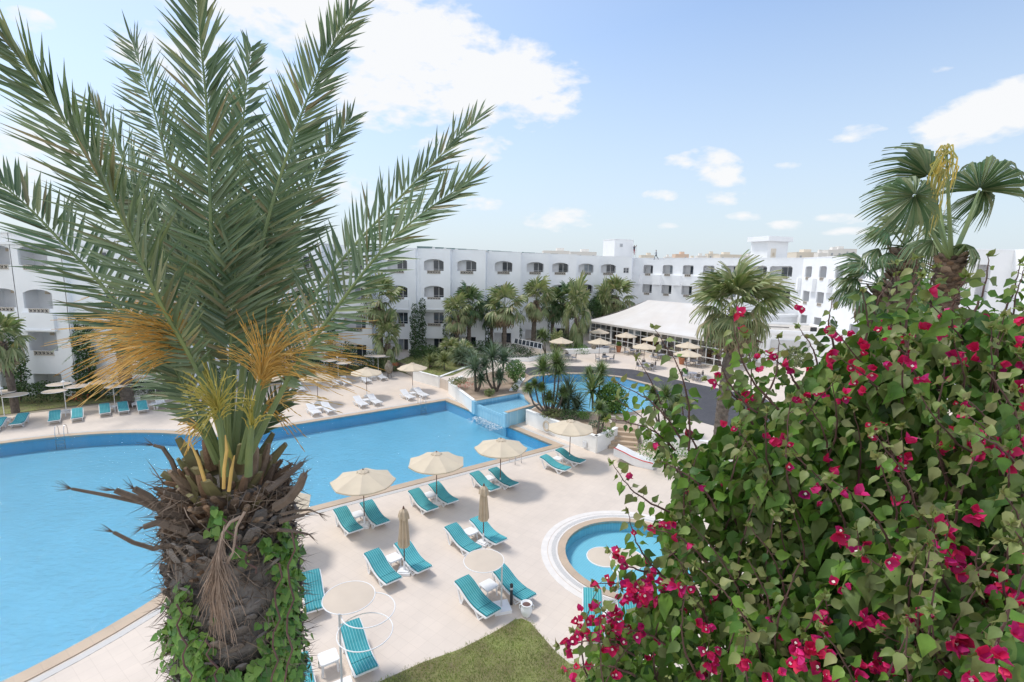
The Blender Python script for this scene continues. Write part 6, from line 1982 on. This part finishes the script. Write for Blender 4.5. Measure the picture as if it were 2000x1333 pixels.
wall_vine(719, 655, 60.5, 22, 36, 2600, 'broad ivy patch behind the brown skirted fan palm')
wall_vine(809, 645, 62.5, 9, 42, 1500, 'narrow ivy column left of the second balcony stack')
wall_vine(824, 640, 63.6, 9, 46, 1600, 'taller ivy column touching the balcony edge')
wall_vine(640, 655, 55.5, 20, 45, 2400, 'dark ivy mass between palm fronds and ground floor window')
wall_vine(872, 660, 64.5, 8, 36, 900, 'thin ivy left of the crossing fan palms')
wall_vine(886, 650, 66, 10, 44, 1500, 'ivy strip behind the crossing fan palms')
wall_vine(953, 645, 68, 10, 48, 1500, 'ivy strip left of the thick trunked palm')
wall_vine(1012, 650, 74, 8, 36, 1000, 'ivy strip right of the thick trunked palm')
wall_vine(1070, 640, 78, 5, 34, 600, 'thin ivy strip right of the slim trunk palm')
wall_vine(30, 700, 41.6, 24, 40, 1500, 'tangled climber on the left hotel wing')
wall_vine(165, 700, 43.0, 26, 66, 3200, 'tall dark ivy covering the corner of the left hotel wing')
wall_vine(520, 690, 50, 24, 50, 2000, 'ivy behind the big palm stems')

# ------------------------------------------------------------------ bougainvillea
BT = ([(0, 0, 0), (.12, .25, .08), (.12, 0, 0), (.12, -.25, .08), (.36, .37, .15), (.36, 0, 0), (.36, -.35, .03), (.70, .18, -.04), (.70, 0, -.05), (.70, -.17, .08), (1.06, .04, -.24)],
      [(0, 2, 1), (0, 3, 2), (1, 2, 5, 4), (2, 3, 6, 5), (4, 5, 8, 7), (5, 6, 9, 8), (7, 8, 10), (8, 9, 10)])
bg_ = at(1750, 1300, 1.9)
bo = empty('bougainvillea', (bg_[0], bg_[1], 0), label='huge bougainvillea with magenta bracts filling the right foreground', cat='bougainvillea')
rl = (bg_[0], bg_[1], 0)
DENSE = [(1150, 1345), (1175, 1255), (1230, 1200), (1310, 1150), (1300, 1090), (1290, 1040), (1320, 960), (1340, 890), (1410, 840), (1470, 790), (1540, 780), (1595, 715), (1645, 670), (1705, 635), (1755, 595), (1800, 570), (1850, 600), (1900, 600), (1960, 610), (2090, 600), (2090, 1440), (1150, 1440)]


def bdepth(x, y):
    u = np.clip((x - 1150) / 850, 0, 1); v = np.clip((y - 550) / 780, 0, 1)
    return 2.25 - .55 * u - .35 * v - .25 * u * v + .12 * np.sin(x * .013 + 1) * np.cos(y * .017)


def bpos(n, poly, back=.9, pw=1.6):
    x = rng.uniform(1080, 2090, n * 3); y = rng.uniform(500, 1440, n * 3); k = inside(x, y, poly); x = x[k][:n]; y = y[k][:n]
    d = bdepth(x, y) + rng.random(len(x)) ** pw * back
    return x, y, d


def atv(x, y, d):
    v = FW[None] + CR[None] * ((x - 1000) / FPX)[:, None] + CU[None] * ((666.5 - y) / FPX)[:, None]
    return v * d[:, None] + np.array([0, 0, CAMH])


x, y, d = bpos(17000, DENSE)
P = atv(x, y, d); n = len(P)
# patchy: drop leaves where a slow noise is low, so holes and clumps form
ns = np.sin(P[:, 0] * 9.1 + 2 * np.sin(P[:, 2] * 7)) * np.sin(P[:, 2] * 8.3 + P[:, 1] * 5) + .5 * np.sin(P[:, 0] * 23 + P[:, 2] * 17)
keep = ns + rng.normal(0, .4, n) > -.38
P = P[keep]; n = len(P)
tocam = norm(np.array([0, 0, CAMH]) - P)
dr = norm(rdir(n) * .6 + np.array([-.08, 0, -.8])); nr = norm(rdir(n) * .75 + np.array([0, 0, .55]) + tocam * .55)
sz = rng.uniform(.040, .090, n)
lb_ = MB(); lb_.inst(BT[0], BT[1], frames(dr, nr), P, sz)
yl = MB(); st = MB(); fl = MB(); wf = MB()
BR_ = ([(0, 0, 0), (.3, .40, .24), (.35, 0, 0), (.3, -.38, .20), (.7, .33, .26), (.7, 0, .06), (.7, -.3, .18), (1, 0, .16)], [(0, 2, 1), (0, 3, 2), (1, 2, 5, 4), (2, 3, 6, 5), (4, 5, 7), (5, 6, 7)])


def flower(p, s, ax):
    ax = norm(np.array(ax)); a0 = rng.uniform(0, 6); u = norm(np.cross(ax, (0.3, .2, 1))); v = np.cross(ax, u)
    ds = []; nn_ = []
    for k in range(3):
        a = a0 + k * 2.094; o = u * math.cos(a) + v * math.sin(a)
        ds.append(norm(o * .7 + ax * rng.uniform(.5, 1.1) + rdir(1)[0] * .15)); nn_.append(norm(ax * .8 - o * .5))
    fl.inst(BR_[0], BR_[1], frames(np.array(ds), np.array(nn_)), np.array([p] * 3), s * rng.uniform(.85, 1.15, 3))
    if rng.random() < .45:
        q = p + ax * s * .45; wf.tube([p, q], [.0012, .0016], 4)
        wf.inst([(0, 0, 0), (.5, .5, 0), (1, 0, 0), (.5, -.5, 0)], [(0, 1, 2, 3)], frames(np.array([u, v, -u, -v, norm(u + v)]), np.array([ax] * 5)), np.array([q] * 5), np.full(5, s * .16))


def sprig(b, t, db, dt, nl=14, ls=(.040, .078), bend=.1, r=.005, flowers=0, young=True, side=None):
    A = at(b[0], b[1], db); B = at(t[0], t[1], dt); L = np.linalg.norm(B - A); o = norm(np.cross(B - A, (0, 1, 0))) * L * bend * (side if side else rng.choice([-1, 1]))
    Cc = []
    for i in range(16):
        u = i / 15; Cc.append(A * (1 - u) + B * u + o * math.sin(PI * u) + rdir(1)[0] * .003)
    Cc = np.array(Cc); st.tube(Cc, list(r * (1 - .75 * np.linspace(0, 1, 16))), 5)
    T = norm(B - A)
    for i in range(nl):
        u = .12 + .86 * i / nl + rng.uniform(-.02, .02); k = min(14, int(u * 15)); p = Cc[k] + (Cc[k + 1] - Cc[k]) * (u * 15 - k)
        s_ = 1 if i % 2 else -1; sd = norm(np.cross(T, (0, -1, .2))) * s_
        dd = norm(sd * .9 + T * rng.uniform(-.1, .5) + rdir(1)[0] * .4 + np.array([0, 0, -.6])); nn_ = norm(np.array([0, -.6, .5]) + rdir(1)[0] * .6)
        sz_ = rng.uniform(*ls) * (1 - .45 * u); st.tube([p, p + dd * .012], [.0012, .001], 3)
        (yl if (u > .8 and young) or rng.random() < .03 else lb_).inst(BT[0], BT[1], frames(np.array([dd]), np.array([nn_])), np.array([p + dd * .012]), np.array([sz_]))
    for _ in range(7):   # young rosette at the tip
        dd = norm(T * .8 + rdir(1)[0]); yl.inst(BT[0], BT[1], frames(np.array([dd]), norm(rdir(1))), np.array([B]), np.array([rng.uniform(.012, .03)]))
    for _ in range(flowers):
        u = rng.uniform(.3, 1); k = min(14, int(u * 15)); p = Cc[k] + rdir(1)[0] * .03; flower(p, rng.uniform(.026, .036), norm(np.array([0, -.8, .3]) + rdir(1)[0]))


S = [((1345, 880), (1277, 640), 1.95, 1.8, 16, 0), ((1330, 860), (1198, 746), 2.0, 1.95, 14, 0), ((1320, 880), (1188, 820), 2.05, 1.95, 14, 0), ((1310, 1000), (1196, 905), 2.0, 1.95, 12, 1), ((1330, 940), (1205, 780), 2.1, 2.1, 12, 0),
     ((1300, 930), (1245, 700), 2.1, 2.0, 12, 0), ((1380, 900), (1330, 760), 2.0, 1.95, 14, 1), ((1350, 1000), (1270, 850), 1.9, 1.85, 16, 1), ((1300, 1130), (1228, 1000), 1.9, 1.85, 12, 3), ((1290, 1120), (1190, 1075), 1.9, 1.8, 9, 5),
     ((1290, 1180), (1160, 1140), 1.95, 1.8, 12, 12), ((1280, 1230), (1120, 1235), 1.95, 1.75, 12, 12), ((1240, 1280), (1092, 1260), 1.9, 1.75, 12, 8), ((1240, 1320), (1100, 1310), 1.9, 1.8, 10, 6), ((1250, 1230), (1165, 1175), 1.9, 1.8, 10, 12),
     ((1290, 1200), (1205, 1150), 1.9, 1.8, 10, 14), ((1320, 1180), (1250, 1140), 1.85, 1.75, 8, 12), ((1520, 800), (1432, 612), 1.8, 1.7, 14, 3), ((1500, 820), (1400, 690), 1.8, 1.75, 12, 3), ((1480, 800), (1520, 660), 1.85, 1.8, 12, 4),
     ((1470, 830), (1380, 740), 1.9, 1.85, 12, 3), ((1600, 760), (1560, 640), 1.9, 1.9, 12, 1), ((1680, 700), (1683, 568), 1.75, 1.7, 7, 0), ((1640, 700), (1625, 585), 1.9, 1.85, 9, 0), ((1740, 640), (1790, 505), 1.7, 1.65, 14, 0), ((1770, 680), (1800, 540), 1.6, 1.55, 12, 1),
     ((1860, 640), (1888, 540), 1.6, 1.5, 8, 0), ((1880, 640), (1930, 500), 1.75, 1.7, 8, 0), ((1935, 640), (1992, 512), 1.9, 1.85, 10, 0), ((1990, 680), (2003, 520), 1.9, 1.8, 8, 0), ((1700, 660), (1745, 540), 2.0, 1.95, 12, 0), ((1820, 600), (1830, 520), 2.1, 2.0, 10, 0),
     ((1440, 860), (1455, 660), 1.95, 1.9, 12, 4), ((1400, 1000), (1290, 900), 1.8, 1.75, 14, 1), ((1380, 1100), (1262, 1030), 1.8, 1.75, 12, 2), ((1560, 760), (1490, 690), 1.9, 1.9, 10, 2), ((1300, 1260), (1190, 1230), 1.85, 1.8, 10, 6)]
for b, t, db, dt, nl, nf in S: sprig(b, t, db, dt, int(nl * 1.35), flowers=nf)
for i in range(150):
    x, y, d = bpos(12, DENSE, .15); x0, y0, d0 = x[0], y[0], d[0]
    L = rng.uniform(120, 260); an = R(rng.normal(100, 22)); t = (x0 + L * math.cos(an), y0 - L * math.sin(an))
    if not inside(np.array([t[0]]), np.array([t[1]]), DENSE)[0] and rng.random() < .8: continue
    sprig((x0, y0 + 60), t, d0 + .12, d0 - .12, int(L / 12), flowers=1 if rng.random() < .25 else 0, r=.0055)
# bracts in loose clusters
cl = [(1620, 660), (1640, 650), (1680, 680), (1700, 720), (1735, 640), (1755, 650), (1770, 710), (1660, 720), (1625, 700), (1720, 700), (1560, 600), (1790, 735), (1845, 625), (1860, 700), (1900, 690), (1975, 640), (1985, 870), (1960, 880), (1945, 870), (1850, 870),
      (1890, 880), (1600, 780), (1640, 780), (1710, 840), (1420, 830), (1500, 850), (1530, 860), (1610, 910), (1650, 1050), (1680, 1080), (1590, 960), (1740, 1090), (1760, 980), (1840, 1040), (1830, 1070), (1860, 1080), (1890, 1010), (1775, 1200), (1800, 1190), (1710, 1210), (1690, 1215), (1590, 1260), (1640, 1150), (1590, 1200),
      (1730, 1300), (1700, 1290), (1610, 1320), (1680, 1320), (1870, 1120), (1940, 1140), (1900, 1320), (1980, 1230), (1560, 1270), (1450, 1290), (1330, 1160), (1370, 1220), (1390, 1280), (1240, 1150), (1225, 1165), (1255, 1160), (1205, 1180), (1150, 1200), (1140, 1215), (1290, 1030), (1390, 1290), (1500, 1310), (1560, 1300), (1670, 760), (1800, 640), (1935, 700), (1990, 760), (1870, 800), (1990, 690), (1900, 850), (1930, 860), (1560, 780), (1750, 900), (1860, 1250), (1930, 1290), (1985, 1170)]
for x0, y0 in cl:
    for _ in range(rng.integers(2, 5) if y0 < 950 else rng.integers(3, 7)):
        x = x0 + rng.normal(0, 10); y = y0 + rng.normal(0, 9); d = float(bdepth(x, y)) - rng.uniform(.0, .12)
        flower(at(x, y, d), rng.uniform(.024, .034), norm(np.array([0, -.9, .25]) + rdir(1)[0] * .8))
x, y, d = bpos(110, DENSE, .5, 1.0)
for p in atv(x, y, d - .05): flower(p, rng.uniform(.02, .032), norm(np.array([0, -.7, .4]) + rdir(1)[0]))
for i in range(9):   # main stems down to the ground
    q = at(rng.uniform(1350, 1950), rng.uniform(900, 1250), 2.3); b = np.array([rl[0] + rng.uniform(-.3, .3), rl[1] + .5 + rng.uniform(-.2, .2), 0])
    st.tube([b, (b * .6 + q * .4) + rdir(1)[0] * .1, (b * .25 + q * .75), q], [.045, .04, .03, .015], 7)
lb_.build('leaves', 'boug', bo, smooth=True, loc=rl); yl.build('young_leaves', 'boug_young', bo, smooth=True, loc=rl); st.build('stems', 'stem', bo, loc=rl)
fl.build('bracts', 'bract', bo, smooth=True, loc=rl); wf.build('tiny_flowers', 'white_flower', bo, loc=rl)
